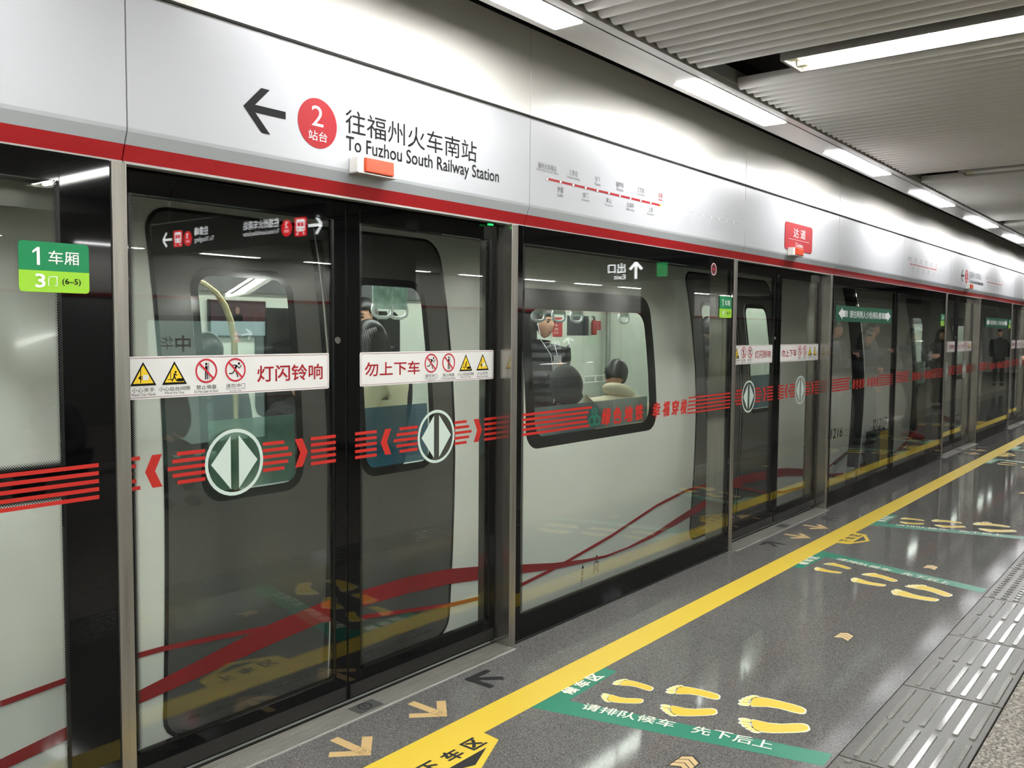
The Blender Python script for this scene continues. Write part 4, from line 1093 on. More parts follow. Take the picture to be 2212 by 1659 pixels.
def lane(x, mirror, where, feet):
    """green L shaped queue marking; x = the end near the door"""
    s = -1 if mirror else 1
    t = thing('queue_marking', 'green L shaped queue marking ' + where, 'floor sticker', (x, -0.52, 0), 0, 'green queue markings')
    X = lambda px: s*px
    pts = [(X(-0.01), 0.01), (X(0.562), 0.026), (X(0.562), -0.07), (X(0.15), -0.085), (X(0.386 if not mirror else 0.398), -1.128), (X(0.272 if not mirror else 0.287), -1.134)]
    if mirror: pts = list(reversed(pts))
    fplate('green_field', pts, FGRN, t, 0.0, 0.0005)
    f = Flat(FLOOR)
    base = 0.2 if not mirror else -0.462
    for i, c in enumerate('候车区'): f.text(c, base+0.098*i, base+0.098*i+0.076, -0.062, 0.003, 0.035, 0.0016)
    f.build('tab_lettering', FWHT, t)
    f = Flat(FLOOR); ax, ay = X(0.1445), -0.165; bx, by = X(0.304 if not mirror else 0.312), -0.92
    d = Vector((bx-ax, by-ay)); L = d.length; d /= L; n = Vector((-d.y, d.x))
    tx = '请排队候车 先下后上'; pos = [0, .105, .21, .315, .42, .52, .61, .715, .82, .92]
    for i, c in enumerate(tx):
        if c == ' ': continue
        u = pos[i]*L
        f.text(c, u-0.003, u+0.071, -0.034, 0.034, 0.012, 0.0016, 0, lambda p: (ax+d.x*p[0]+n.x*p[1], ay+d.y*p[0]+n.y*p[1]))
    f.build('strip_lettering', FWHT, t, kind='stuff')
    for nm, toe, heel, lab in feet: footprint(x, toe, heel, nm, lab+', queue '+where)
def footprint(x, toe, heel, side, label):
    a = Vector(heel); b2 = Vector(toe); d = b2-a; L = d.length; d /= L; n = Vector((-d.y, d.x))*(1 if side == 'left' else -1)
    # n points to the little toe side; built around the heel
    t = thing('footprint', 'yellow footprint, ' + label, 'floor sticker', (x+a.x, a.y, 0), 0, 'yellow footprints')
    def M(u, v):
        v += 0.07*sin(pi*min(max(u, 0), 1))
        return (d.x*u*L+n.x*v*L, d.y*u*L+n.y*v*L)
    def curve(k):
        half = []
        for u, w0, w1 in ((0.0, 0.03, -0.03), (0.02, 0.085, -0.085), (0.08, 0.13, -0.125), (0.2, 0.15, -0.135), (0.38, 0.165, -0.11), (0.55, 0.19, -0.125), (0.68, 0.2, -0.17), (0.77, 0.185, -0.19), (0.83, 0.12, -0.15)):
            half.append((u, w0, w1))
        up = [(u, w0+k) for u, w0, _ in half]; dn = [(u, w1-k) for u, _, w1 in reversed(half)]
        pts = up+dn
        if k: pts = [(u+(k if u > 0.5 else -k if u < 0.1 else 0), v) for u, v in pts]
        return pts
    sgn = 1 if side == 'left' else -1
    def go(pts): 
        q = [M(u, v) for u, v in pts]
        return q if sgn < 0 else q[::-1]
    f = Flat(FLOOR); f.mi = 0
    toes = [(0.91, -0.135, 0.085, 0.064), (0.935, -0.015, 0.072, 0.05), (0.91, 0.08, 0.064, 0.044), (0.87, 0.155, 0.057, 0.04), (0.82, 0.22, 0.052, 0.036)]
    def ell(u, v, a1, b1, k=12): return [(u+a1*cos(2*pi*i/k), v+b1*sin(2*pi*i/k)) for i in range(k)]
    def up(pts):
        q = [M(u, v) for u, v in pts]
        ar = sum(q[i-1][0]*q[i][1]-q[i][0]*q[i-1][1] for i in range(len(q)))
        return q if ar > 0 else q[::-1]
    f.poly(up(curve(0.022)), 0.0008)
    for u, v, a1, b1 in toes: f.poly(up(ell(u, v, a1+0.03, b1+0.02)), 0.0008)
    f.build('white_edge', FWHT, t)
    f = Flat(FLOOR); f.poly(up(curve(0.0)), 0.0014); f.build('sole', FYEL, t)
    for u, v, a1, b1 in toes:
        f = Flat(FLOOR); f.poly(up(ell(u, v, a1, b1)), 0.0014); f.build('toe', FPAL, t)
E1 = [('right', (0.451, -0.649), (0.483, -0.822), 'right foot of the first pair'), ('left', (0.278, -0.69), (0.347, -0.852), 'left foot of the first pair'),
      ('right', (0.529, -0.876), (0.591, -1.09), 'right foot of the middle pair'), ('left', (0.332, -0.954), (0.453, -1.143), 'left foot of the middle pair'),
      ('right', (0.623, -1.175), (0.69, -1.43), 'right foot of the largest pair'), ('left', (0.413, -1.269), (0.551, -1.495), 'left foot of the largest pair')]
E2 = [('left', (-0.497, -0.653), (-0.504, -0.828), 'left foot of the first pair'), ('right', (-0.325, -0.667), (-0.362, -0.84), 'right foot of the first pair'),
      ('left', (-0.60, -0.93), (-0.625, -1.14), 'left foot of the middle pair'), ('right', (-0.42, -0.955), (-0.475, -1.165), 'right foot of the middle pair'),
      ('left', (-0.706, -1.21), (-0.746, -1.473), 'left foot of the largest pair'), ('right', (-0.512, -1.259), (-0.60, -1.511), 'right foot of the largest pair')]
lane(2.91, False, 'right of the nearest screen doors', E1)
lane(6.38, True, 'left of the second screen doors', E2)
lane(7.52, False, 'right of the second screen doors', E1)
lane(12.66, True, 'left of the third screen doors', E2)
lane(13.72, False, 'right of the third screen doors', E1)
lane(17.2, True, 'left of the fourth screen doors', E2)
def arrow_sticker(x, y, ang, m, label, group, stem=0.13, wing=0.155, w=0.04, mark=True):
    t = thing('arrow_sticker', label, 'floor sticker', (x, y, 0), ang, group)   # tip at the origin, pointing along +X
    k = w/2; q = wing/math.sqrt(2); h = w/math.sqrt(2)
    def zig(pts): return pts
    f = Flat(FLOOR); r = w/2/math.sqrt(2)
    for sg in (1, -1):
        f.line([(-r, -sg*r), (-q-r, sg*(q-r))], w, 0.0008+0.00015*(sg > 0))
    f.line([(-stem-0.08, 0), (-0.03, 0)], w, 0.0011); f.build('arrow_body', m, t)
    if mark:
        f = Flat(FLOOR); o = [(-0.075, -0.022), (-0.02, -0.022), (-0.02, 0.022), (-0.075, 0.022)]; i = [(-0.073, -0.02), (-0.022, -0.02), (-0.022, 0.02), (-0.073, 0.02)]
        f.band(o, i, 0.0012); f.line([(-0.06, -0.012), (-0.035, -0.012), (-0.035, 0.01), (-0.06, 0.01)], 0.003, 0.0012); f.line([(-0.05, -0.014), (-0.05, 0.014)], 0.003, 0.0012); f.build('arrow_mark', mat('gold_mark', (120, 98, 66), 0.6), t)
for d, nm in ((2.4, 'nearest'), (6.947, 'second'), (13.2, 'third')):
    arrow_sticker(d-0.213, -0.318, -pi/2, FGOLD, 'left sand coloured arrow sticker before the %s doors, pointing outwards' % nm, 'sand coloured floor arrows')
    arrow_sticker(d+0.213, -0.31, -pi/2, FGOLD, 'right sand coloured arrow sticker before the %s doors, pointing outwards' % nm, 'sand coloured floor arrows')
    arrow_sticker(d+0.545, -0.105, 3*pi/4, FBLK, 'black striped arrow sticker right of the %s doors, pointing to them' % nm, 'black floor arrows', 0.10, 0.155, 0.034, False)
    arrow_sticker(d-0.53, -0.09, pi/4, FBLK, 'black striped arrow sticker left of the %s doors, pointing to them' % nm, 'black floor arrows', 0.10, 0.155, 0.034, False)
for i, x in enumerate((2.875, 4.64, 6.415, 8.24, 10.05, 11.9, 13.7)):
    t = thing('brass_arrow_inlay', 'small brass chevron inlay in the floor, %s from the front' % ORD[i], 'inlay', (x, -1.253, 0), 0, 'brass chevron inlays')
    pts = [(-0.05, 0.039), (0.045, 0.034), (0.069, 0.004), (0.037, -0.037), (-0.061, -0.038), (-0.031, 0.002)]
    fplate('dark_bed', [(p*1.12, q*1.16) for p, q in pts][::-1], GAP, t, 0, 0.0006)
    for k in range(3):
        a = 0.0+k/3+0.03; c2 = (k+1)/3-0.03
        def mixp(p, q, f_): return (p[0]+(q[0]-p[0])*f_, p[1]+(q[1]-p[1])*f_)
        q = [mixp(pts[0], pts[1], a), mixp(pts[0], pts[1], c2), mixp(pts[5], pts[2], c2), mixp(pts[4], pts[3], c2), mixp(pts[4], pts[3], a), mixp(pts[5], pts[2], a)]
        fplate('brass_bar', q[::-1], BRASS, t, 0.0006, 0.0006)

# ================================================================ THINGS ON THE PLATFORM that the glass mirrors
SIGNK = mat('sign_black', (14, 14, 16), 0.25)
def lit(name, rgb, e): return mat(name, rgb, 0.4, emit=e)
SW = lit('lit_white', (245, 246, 250), 2.6); SR = lit('lit_red', (220, 30, 40), 2.6)
def train_icon(f, cx, cz, w, h, n):
    f.mi = 0; f.rrect(cx-w/2, cx+w/2, cz-h/2, cz+h/2, w*0.1, n)
    f.mi = 1; f.rrect(cx-w*0.36, cx+w*0.36, cz-h*0.25, cz+h*0.4, w*0.14, n+0.0006)
    f.mi = 0; f.rect(cx-w*0.26, cx-w*0.03, cz+0.02*h, cz+h*0.24, n+0.0012); f.rect(cx+w*0.03, cx+w*0.26, cz+0.02*h, cz+h*0.24, n+0.0012)
    f.circle(cx-w*0.2, cz-h*0.12, w*0.06, n+0.0012, None, 10); f.circle(cx+w*0.2, cz-h*0.12, w*0.06, n+0.0012, None, 10)
    f.mi = 1; f.line([(cx-w*0.2, cz-h*0.28), (cx-w*0.3, cz-h*0.42)], w*0.07, n+0.0006); f.line([(cx+w*0.2, cz-h*0.28), (cx+w*0.3, cz-h*0.42)], w*0.07, n+0.0006)
def arrow2d(f, cx, cz, L, ang, n):
    c, s = cos(ang), sin(ang); R = lambda x, y: (cx+x*c-y*s, cz+x*s+y*c); w = 0.15*L
    f.line([R(-L/2, 0), R(L/2-w*0.6, 0)], w, n); f.line([R(L*0.08, L*0.42), R(L/2, 0), R(L*0.08, -L*0.42)], w*1.05, n)
t = thing('platform_sign', 'black hanging platform sign mirrored in the nearest doors', 'sign', (5.0, -4.6, 2.5))
b = MB(); b.box(-0.03, 0.03, -1.32, 1.42, -0.155, 0.165, 0.005); b.build('housing', SIGNK, t)
b = MB()
for y in (-1.0, 1.0): b.tube([(0, y, 0.16), (0, y, 0.5)], 0.012, 8)
b.build('hanger', STEEL, t)
P = Plane((-0.031, 0, 0), (0, -1, 0), (0, 0, 1))      # faces the viewer's side (-X); u runs towards -Y
u = lambda yv: -( 0.18-yv - (-4.6))                    # virtual depth -> plane coordinate
f = Flat(P); arrow2d(f, u(3.425), -0.02, 0.18, pi, 0.001); f.text('往福州火车南站', u(3.93), u(4.466), 0.0, 0.082, 0.006); f.text('To Fuzhou South Railway Station', u(3.93), u(4.466), -0.07, -0.015, 0.0)
f.text('往象峰', u(5.051), u(5.288), 0.0, 0.085, 0.006); f.text('To Xiangfeng', u(4.952), u(5.288), -0.075, -0.015, 0.0); arrow2d(f, u(5.785), -0.01, 0.17, 0, 0.001)
f.build('lettering', SW, t)
f = Flat(P); train_icon(f, u(3.622), -0.02, 0.165, 0.165, 0.001); train_icon(f, u(5.588), -0.01, 0.165, 0.165, 0.001); f.build('train_symbol', [SR, SW], t)
for yv, nn in ((3.818, '2'), (5.409, '1')):
    f = Flat(P); f.circle(u(yv), -0.02, 0.075); c = f.build('line_badge', SR, t)
    f = Flat(P); f.text(nn, u(yv)-0.02, u(yv)+0.02, -0.02, 0.035, 0.01, 0.0016); f.text('站台', u(yv)-0.035, u(yv)+0.035, -0.06, -0.03, 0.0, 0.0016); f.build('badge_lettering', SW, c)
t = thing('exit_sign', 'black hanging exit sign mirrored in the large fixed glass', 'sign', (11.4, -3.75, 2.48))
b = MB(); b.box(-0.03, 0.03, -0.9, 0.9, -0.155, 0.155, 0.005); b.build('housing', SIGNK, t)
b = MB()
for y in (-0.6, 0.6): b.tube([(0, y, 0.15), (0, y, 0.54)], 0.012, 8)
b.build('hanger', STEEL, t)
P = Plane((-0.031, 0, 0), (0, -1, 0), (0, 0, 1))
f = Flat(P); arrow2d(f, 0.27, 0.0, 0.24, pi/2, 0.001); f.text('出口', 0.45, 0.75, -0.03, 0.12, 0.008); f.text('Exit', 0.45, 0.65, -0.12, -0.05, 0.004); f.build('lettering', SW, t)
f = Flat(P); f.rect(-0.25, -0.08, -0.1, 0.1); f.build('green_field', lit('lit_green', (30, 150, 80), 1.0), t)
# advertising light box
t = thing('advertising_light_box', 'pale green advertising light box mirrored in the nearest doors', 'light box', (5.45, -5.75, 0))
b = MB(); b.box(-0.75, 0.75, -0.12, 0.12, 0.0, 1.72, 0.02); b.build('case', mat('case_grey', (96, 98, 98), 0.4, 0.4), t)
P = Plane((0.0, 0.1205, 0), (-1, 0, 0), (0, 0, 1))
f = Flat(P); f.rect(-0.7, 0.7, 0.35, 1.66, 0.0005); f.build('poster', lit('lit_poster', (176, 206, 196), 0.75), t)
f = Flat(P)
for i, c in enumerate('中有福'): f.text(c, 0.22, 0.4, 1.33-0.24*i, 1.51-0.24*i, 0.02, 0.0012)
for i, c in enumerate('华福州'): f.text(c, 0.0+0.42, 0.56, 1.36-0.22*i, 1.5-0.22*i, 0.0, 0.0012)
f.build('poster_lettering', INK, t)
# cctv dome
t = thing('dome_camera', 'white dome camera hanging from the ceiling, mirrored in the nearest doors', 'camera', (6.9, -4.02, 2.64))
b = MB(); b.lathe([(0.06, 0.02), (0.075, 0.04), (0.07, 0.12), (0.05, 0.14), (0.02, 0.15), (0.02, 0.3)]); b.build('housing', WPL, t)
b = MB(); b.lathe([(0.005, -0.03), (0.03, -0.022), (0.05, 0.0), (0.055, 0.02)]); b.build('lens_dome', mat('dome_black', (14, 14, 15), 0.08), t)
# square columns and a bench in the middle of the platform
for i, (x, y) in enumerate(((8.0, -5.8), (15.6, -5.8), (23.2, -5.8), (0.4, -5.8))):
    t = thing('platform_column', ('grey clad platform column, %s of those mirrored in the glass' % ORD[i]) if i < 3 else 'grey clad platform column behind the viewer', 'column', (x, y, 0), 0, 'columns of the platform')
    b = MB(); b.box(-0.4, 0.4, -0.4, 0.4, 0.0, 2.88, 0.06); b.build('cladding', mat('column_cladding', (150, 148, 142), 0.3), t)
    b = MB(); b.box(-0.41, 0.41, -0.41, 0.41, 0.0, 0.14, 0.05); b.build('plinth', mat('column_plinth', (60, 60, 60), 0.4), t)
t = thing('platform_bench', 'steel platform bench mirrored in the left glass', 'bench', (3.9, -4.75, 0))
b = MB(); b.box(-1.0, 1.0, -0.22, 0.22, 0.355, 0.395, 0.012); b.build('seat', STEELM, t)
for x in (-0.8, 0.8):
    b = MB(); b.box(x-0.025, x+0.025, -0.2, 0.2, 0.0, 0.02, 0.004); b.box(x-0.02, x+0.02, -0.03, 0.03, 0.02, 0.355, 0.004); b.build('leg', STEEL, t)
# ================================================================ PEOPLE
def skin_mesh(verts, edges, radii, sub=1):
    me = bpy.data.meshes.new('figure'); me.from_pydata([tuple(v) for v in verts], edges, [])
    o = bpy.data.objects.new('figure', me); COL.objects.link(o)
    md = o.modifiers.new('skin', 'SKIN'); md.use_smooth_shade = True
    for i, r in enumerate(radii):
        sv = me.skin_vertices[0].data[i]; sv.radius = r if isinstance(r, tuple) else (r, r)
    me.skin_vertices[0].data[0].use_root = True
    if sub: s = o.modifiers.new('sub', 'SUBSURF'); s.levels = sub; s.render_levels = sub
    out = bpy.data.meshes.new_from_object(o.evaluated_get(bpy.context.evaluated_depsgraph_get()))
    bpy.data.objects.remove(o); bpy.data.meshes.remove(me)
    return out
def fuse(meshes, voxel, smooth=2):
    bm = bmesh.new()
    for m in meshes: bm.from_mesh(m)
    me = bpy.data.meshes.new('figure'); bm.to_mesh(me); bm.free()
    o = bpy.data.objects.new('figure', me); COL.objects.link(o)
    r = o.modifiers.new('r', 'REMESH'); r.mode = 'VOXEL'; r.voxel_size = voxel; r.use_smooth_shade = True
    s = o.modifiers.new('s', 'SMOOTH'); s.iterations = smooth; s.factor = 0.5
    out = bpy.data.meshes.new_from_object(o.evaluated_get(bpy.context.evaluated_depsgraph_get()))
    bpy.data.objects.remove(o); bpy.data.meshes.remove(me)
    return out
HEADS = {}
def gauss(d2, s): return math.exp(-d2/(2*s*s))
def head_mesh(grow=1.0, face=True):
    """head centred on the skull, face towards +X"""
    b = MB(); b.ellip((0, 0, 0), (0.096*grow, 0.076*grow, 0.116*grow), 28, 20)
    for v in b.bm.verts:
        x, y, z = v.co
        if z < -0.01:
            k = min(1, (-0.01-z)/0.1); v.co.y *= 1-0.34*k; v.co.x = v.co.x*(1-0.16*k)+0.022*k
        if z < -0.03 and x < 0: v.co.x *= 0.72
        if face and x > 0.03:
            v.co.x += 0.020*gauss(y*y/0.6+(z+0.028)**2/2.2, 0.010) + 0.010*gauss(y*y+(z+0.005)**2*0.4, 0.011)
            v.co.x -= 0.010*gauss((abs(y)-0.031)**2+(z-0.012)**2*1.6, 0.013)
            v.co.x += 0.004*gauss((z-0.036)**2, 0.008)*gauss(y*y, 0.04)
            v.co.x += 0.006*gauss(y*y+(z+0.066)**2*2, 0.014) - 0.004*gauss(y*y*0.5+(z+0.083)**2*3, 0.012) + 0.008*gauss(y*y+(z+0.104)**2, 0.016)
    if face:
        for s in (-1, 1): b.ellip((-0.008, s*0.076, -0.008), (0.018, 0.009, 0.03), 8, 6)
    me = bpy.data.meshes.new('head'); b.bm.to_mesh(me); b.bm.free()
    return me
def moved(me, M):
    c = me.copy(); c.transform(M); return c
def finger_chain(V, E, R, root, wrist, palm, fwd, side, curl):
    """five fingers: root is the index of the palm vertex"""
    fwd = fwd.normalized(); side = (side-fwd*side.dot(fwd)).normalized(); nrm = fwd.cross(side)
    for k, (o, l) in enumerate(((0.030, 0.068), (0.010, 0.077), (-0.010, 0.072), (-0.029, 0.056))):
        p0 = palm+fwd*0.035+side*o; i0 = len(V)
        V += [p0, p0+(fwd*cos(curl*0.4)+nrm*sin(curl*0.4))*l*0.5, p0+(fwd*cos(curl*0.4)+nrm*sin(curl*0.4))*l*0.5+(fwd*cos(curl)+nrm*sin(curl))*l*0.5]
        R += [0.0095, 0.0085, 0.007]; E += [(root, i0), (i0, i0+1), (i0+1, i0+2)]
    i0 = len(V); p0 = palm-fwd*0.012+side*0.036
    V += [p0, p0+(fwd*0.7+side*0.5+nrm*0.4).normalized()*0.034, p0+(fwd*0.7+side*0.5+nrm*0.4).normalized()*0.034+(fwd*0.9+nrm*0.5).normalized()*0.028]
    R += [0.012, 0.0105, 0.009]; E += [(root, i0), (i0, i0+1), (i0+1, i0+2)]
SKINM = mat('skin', (204, 158, 130), 0.5)
HAIRM = mat('black_hair', (18, 16, 16), 0.4)
def person(label, loc, rz, height=1.7, pose='stand', arms=('down', 'down'), lean=0.0, head=(0.0, 0.0, 0.0), jacket=((40, 42, 48), 1.0), trousers=(34, 36, 42), shoes=(30, 28, 28), hair='short', coat=0.0, voxel=0.011, hood=None, puffer=False, legs='plain', group=None, lowhood=False):
    """+X is the way the body faces; arms: down / phone / fold / hang"""
    k = height/1.72
    t = thing('person', label, 'person', loc, rz, group)
    v = lambda *a: Vector(a)*k
    if pose == 'sit':
        pel = v(0, 0, 0.53)
        hip = {s: v(0.03, s*0.09, 0.51) for s in (-1, 1)}; knee = {s: v(0.43, s*0.11, 0.52) for s in (-1, 1)}
        ank = {s: v(0.44, s*0.11, 0.09) for s in (-1, 1)}; toe = {s: v(0.60, s*0.13, 0.035) for s in (-1, 1)}
        base = 0.53
    else:
        step = 0.06 if pose == 'step' else 0.0
        pel = v(0, 0, 0.95)
        hip = {s: v(0, s*0.088, 0.90) for s in (-1, 1)}; knee = {s: v(0.02+s*step, s*0.092, 0.49) for s in (-1, 1)}
        ank = {s: v(-0.02+s*step*2.2, s*0.095, 0.085) for s in (-1, 1)}; toe = {s: v(0.14+s*step*2.2, s*0.115, 0.03) for s in (-1, 1)}
        base = 0.95
    def up(x, y, h):      # a point of the upper body, h above the pelvis, after leaning forward
        return pel+v(x*cos(lean)+h*sin(lean), y, h*cos(lean)-x*sin(lean))
    waist, belly, chest, top, neck, hb = up(0, 0, 0.06), up(0.005, 0, 0.16), up(-0.01, 0, 0.31), up(-0.015, 0, 0.44), up(0.0, 0, 0.525), up(0.02, 0, 0.60)
    sh = {s: up(-0.015, s*0.175, 0.445) for s in (-1, 1)}
    V = [pel, waist, belly, chest, top, neck, hb]; E = [(0, 1), (1, 2), (2, 3), (3, 4), (4, 5), (5, 6)]
    R = [(0.11*k, 0.14*k), (0.10*k, 0.135*k), (0.10*k, 0.13*k), (0.11*k, 0.145*k), (0.085*k, 0.12*k), 0.052*k, 0.05*k]
    JV, JE, JR = [], [], []
    TV = [pel+v(0, 0, 0.03)]; TE = []; TR = [(0.12*k, 0.155*k)]
    tops = []
    for s in (-1, 1):
        b = len(V); V += [hip[s], knee[s], ank[s], toe[s]]; E += [(0, b), (b, b+1), (b+1, b+2), (b+2, b+3)]; R += [0.085*k, 0.055*k, 0.04*k, 0.03*k]
        lw = {'plain': (0.098, 0.074, 0.066), 'slim': (0.09, 0.062, 0.048), 'wide': (0.105, 0.09, 0.09)}[legs]
        b = len(TV); TV += [hip[s], (hip[s]+knee[s])/2, knee[s], ank[s]+v(0, 0, 0.02)]; TE += [(0, b), (b, b+1), (b+1, b+2), (b+2, b+3)]; TR += [lw[0]*k, (lw[0]+lw[1])/2*k, lw[1]*k, lw[2]*k]
    elb, wri, han = {}, {}, {}
    for s, a in ((-1, arms[0]), (1, arms[1])):
        if a == 'down':
            elb[s] = up(-0.03, s*0.225, 0.165); wri[s] = elb[s]+v(0.08, -s*0.005, -0.235); han[s] = wri[s]+v(0.02, 0, -0.085); fw = v(0.15, 0, -1); sd = v(1, 0, 0); cu = 0.5
        elif a == 'phone':
            elb[s] = up(0.05, s*0.215, 0.175); wri[s] = elb[s]+v(0.2, -s*0.11, 0.1); han[s] = wri[s]+v(0.065, -s*0.035, 0.045); fw = v(0.8, -s*0.45, 0.5); sd = v(0, 0, 1); cu = 1.3
        elif a == 'fold':
            elb[s] = up(0.04, s*0.23, 0.175); wri[s] = elb[s]+v(0.2, -s*0.17, 0.02); han[s] = wri[s]+v(0.03, -s*0.08, 0.0); fw = v(0.3, -s*1, 0); sd = v(0, 0, 1); cu = 0.8
        elif a == 'lap':
            elb[s] = up(0.0, s*0.225, 0.19); wri[s] = v(0.27, s*0.1, 0.0)+Vector((0, 0, pel.z+0.1*k)); han[s] = wri[s]+v(0.075, -s*0.03, 0.0); fw = v(1, -s*0.4, -0.1); sd = v(0, s*-1, 0.3); cu = 0.7
        else:
            elb[s] = up(0.1, s*0.24, 0.62); wri[s] = elb[s]+v(0.1, -s*0.04, 0.25); han[s] = wri[s]+v(0.01, 0, 0.085); fw = v(0, 0, 1); sd = v(0, -s, 0); cu = 1.6
        b = len(V); V += [sh[s], elb[s], wri[s], han[s]]; E += [(4, b), (b, b+1), (b+1, b+2), (b+2, b+3)]; R += [0.058*k, 0.044*k, 0.03*k, (0.016*k, 0.036*k)]
        finger_chain(V, E, R, b+3, wri[s], han[s], fw, sd, cu)
    body = skin_mesh(V, E, R, 1)
    hm = Matrix.Translation(hb+v(0.02*cos(lean), 0, 0.075)) @ Matrix.Rotation(head[0], 4, 'Z') @ Matrix.Rotation(head[1]+lean*0.5, 4, 'Y') @ Matrix.Rotation(head[2], 4, 'X') @ Matrix.Scale(k, 4)
    hmesh = moved(head_mesh(), hm)
    me = fuse([body, hmesh], voxel); me.materials.append(SKINM)
    o = link(bpy.data.objects.new('body', me), t)
    # trousers
    me = skin_mesh(TV, TE, TR, 1); me.materials.append(mat('trousers_%d_%d_%d' % trousers, trousers, 0.8)); link(bpy.data.objects.new('trousers', me), t)
    # jacket or coat with sleeves
    jc, fat = jacket
    JV = [pel+v(0, 0, -0.02), waist, belly, chest, top, up(0.0, 0, 0.50)]; JE = [(0, 1), (1, 2), (2, 3), (3, 4), (4, 5)]
    q = 0.022*fat
    JR = [((0.115+q)*k, (0.15+q)*k), ((0.11+q)*k, (0.145+q)*k), ((0.11+q)*k, (0.142+q)*k), ((0.118+q)*k, (0.155+q)*k), ((0.09+q)*k, (0.13+q)*k), (0.062*k+q*0.4, 0.066*k+q*0.4)]
    if coat:
        JV.insert(0, pel+v(0.0, 0, -coat)); JE = [(i, i+1) for i in range(6)]; JR.insert(0, ((0.13+q)*k, (0.17+q)*k))
    off = 1 if coat else 0
    for s in (-1, 1):
        b = len(JV); JV += [sh[s], (sh[s]+elb[s])/2, elb[s], wri[s]]; JE += [(4+off, b), (b, b+1), (b+1, b+2), (b+2, b+3)]; JR += [(0.068+q)*k, (0.058+q)*k, (0.052+q)*k, (0.04+q*0.6)*k]
    me = skin_mesh(JV, JE, JR, 2)
    jm = mat('jacket_%d_%d_%d' % jc, jc, 0.75)
    if puffer and not jm.get('puff'):
        nt = jm.node_tree; tc = node(jm, 'ShaderNodeTexCoord'); wv = node(jm, 'ShaderNodeTexWave'); wv.bands_direction = 'Z'; wv.inputs['Scale'].default_value = 4.5
        bp = node(jm, 'ShaderNodeBump'); bp.inputs['Strength'].default_value = 1.0; bp.inputs['Distance'].default_value = 0.03
        lk(jm, tc.outputs['Object'], wv.inputs[0]); lk(jm, wv.outputs[0], bp.inputs['Height']); lk(jm, bp.outputs[0], nt.nodes['Principled BSDF'].inputs['Normal']); jm['puff'] = 1
    me.materials.append(jm); link(bpy.data.objects.new('coat' if coat else 'jacket', me), t)
    b = MB(); b.tube([up(0.004, 0, 0.485), up(0.01, 0, 0.535)], 0.078*k, 14, False); b.build('collar', jm, t)
    for s in (-1, 1):
        b = MB(); d = toe[s]-ank[s]; d.z = 0
        b.ellip((0, 0, 0), (0.135*k, 0.048*k, 0.05*k), 14, 8)
        M = Matrix.Translation((ank[s]+toe[s])/2*1.0+Vector((0, 0, -0.01*k))) @ Matrix.Rotation(math.atan2(d.y, d.x), 4, 'Z')
        for w in b.bm.verts:
            w.co.z = max(w.co.z, -0.04*k); w.co = M @ w.co
        zmin = min(w.co.z for w in b.bm.verts)
        for w in b.bm.verts: w.co.z -= zmin-0.002
        b.build('shoe', mat('shoe_%d_%d_%d' % shoes, shoes, 0.6), t)
    # face
    b = MB()
    for s in (-1, 1): b.ellip((0.079, s*0.031, 0.012), (0.008, 0.013, 0.0055), 10, 6)
    eo = b.build('eye', mat('eye_dark', (24, 20, 20), 0.2), o, kind='stuff'); eo.matrix_local = hm
    b = MB()
    for s in (-1, 1): b.box(0.082, 0.091, s*0.031-0.018, s*0.031+0.018, 0.028, 0.034)
    eo = b.build('eyebrow', HAIRM, o, kind='stuff'); eo.matrix_local = hm
    b = MB(); b.ellip((0.083, 0, -0.066), (0.009, 0.021, 0.0065), 10, 6); eo = b.build('mouth', mat('lips', (166, 96, 90), 0.5), o); eo.matrix_local = hm
    # hair
    b = MB(); b.ellip((-0.006, 0, 0.012), (0.106, 0.088, 0.12), 24, 16)
    dele = [f for f in b.bm.faces if (lambda c: (c.x > 0.045 and c.z < 0.052) or c.z < (-0.07 if hair != 'short' else -0.045) or (abs(c.y) > 0.06 and c.x > 0.012 and c.z < 0.03))(f.calc_center_median())]
    bmesh.ops.delete(b.bm, geom=dele, context='FACES')
    if hair in ('long', 'pony'):
        for w in b.bm.verts: w.co.y *= 1.04
    bmesh.ops.solidify(b.bm, geom=b.bm.faces[:], thickness=0.012)
    if hair == 'long':
        for a0 in range(25):
            a = radians(84+8*a0)
            x, y = 0.092*cos(a), 0.09*sin(a)
            hi = hm.inverted(); p1 = hm @ Vector((x*1.04, y*1.03, -0.03)); og = Matrix.Rotation(head[0], 3, 'Z') @ Vector((x, y*1.3, 0))
            b.tube([(x*0.9, y*0.9, 0.05), (x*1.04, y*1.03, -0.03), hi @ (p1+og*0.18+Vector((0, 0, -0.12))), hi @ (p1+og*0.1+Vector((0, 0, -0.27)))], [0.02, 0.022, 0.022, 0.008], 8)
    if hair == 'pony':
        b.tube([(-0.09, 0, 0.07), (-0.14, 0, 0.075), (-0.175, 0, 0.03), (-0.18, 0, -0.06), (-0.16, 0, -0.14)], [0.022, 0.034, 0.036, 0.03, 0.008], 10)
    ho = b.build('hair', HAIRM, t); ho.matrix_local = hm
    if lowhood:
        b = MB(); b.ellip((-0.06, 0, -0.145), (0.1, 0.14, 0.05), 16, 10); h3 = b.build('lowered_hood', jm, t); h3.matrix_local = hm
    if hood:
        b = MB(); b.ellip((-0.02, 0, 0.0), (0.135, 0.118, 0.155), 20, 14)
        dele = [f for f in b.bm.faces if f.calc_center_median().x > 0.06]
        bmesh.ops.delete(b.bm, geom=dele, context='FACES'); bmesh.ops.solidify(b.bm, geom=b.bm.faces[:], thickness=0.015)
        for w in b.bm.verts:
            if w.co.z < -0.08: w.co.y *= 1.25; w.co.x -= 0.02
        h2 = b.build('hood', mat('hood_%d_%d_%d' % hood, hood, 0.8), t); h2.matrix_local = hm
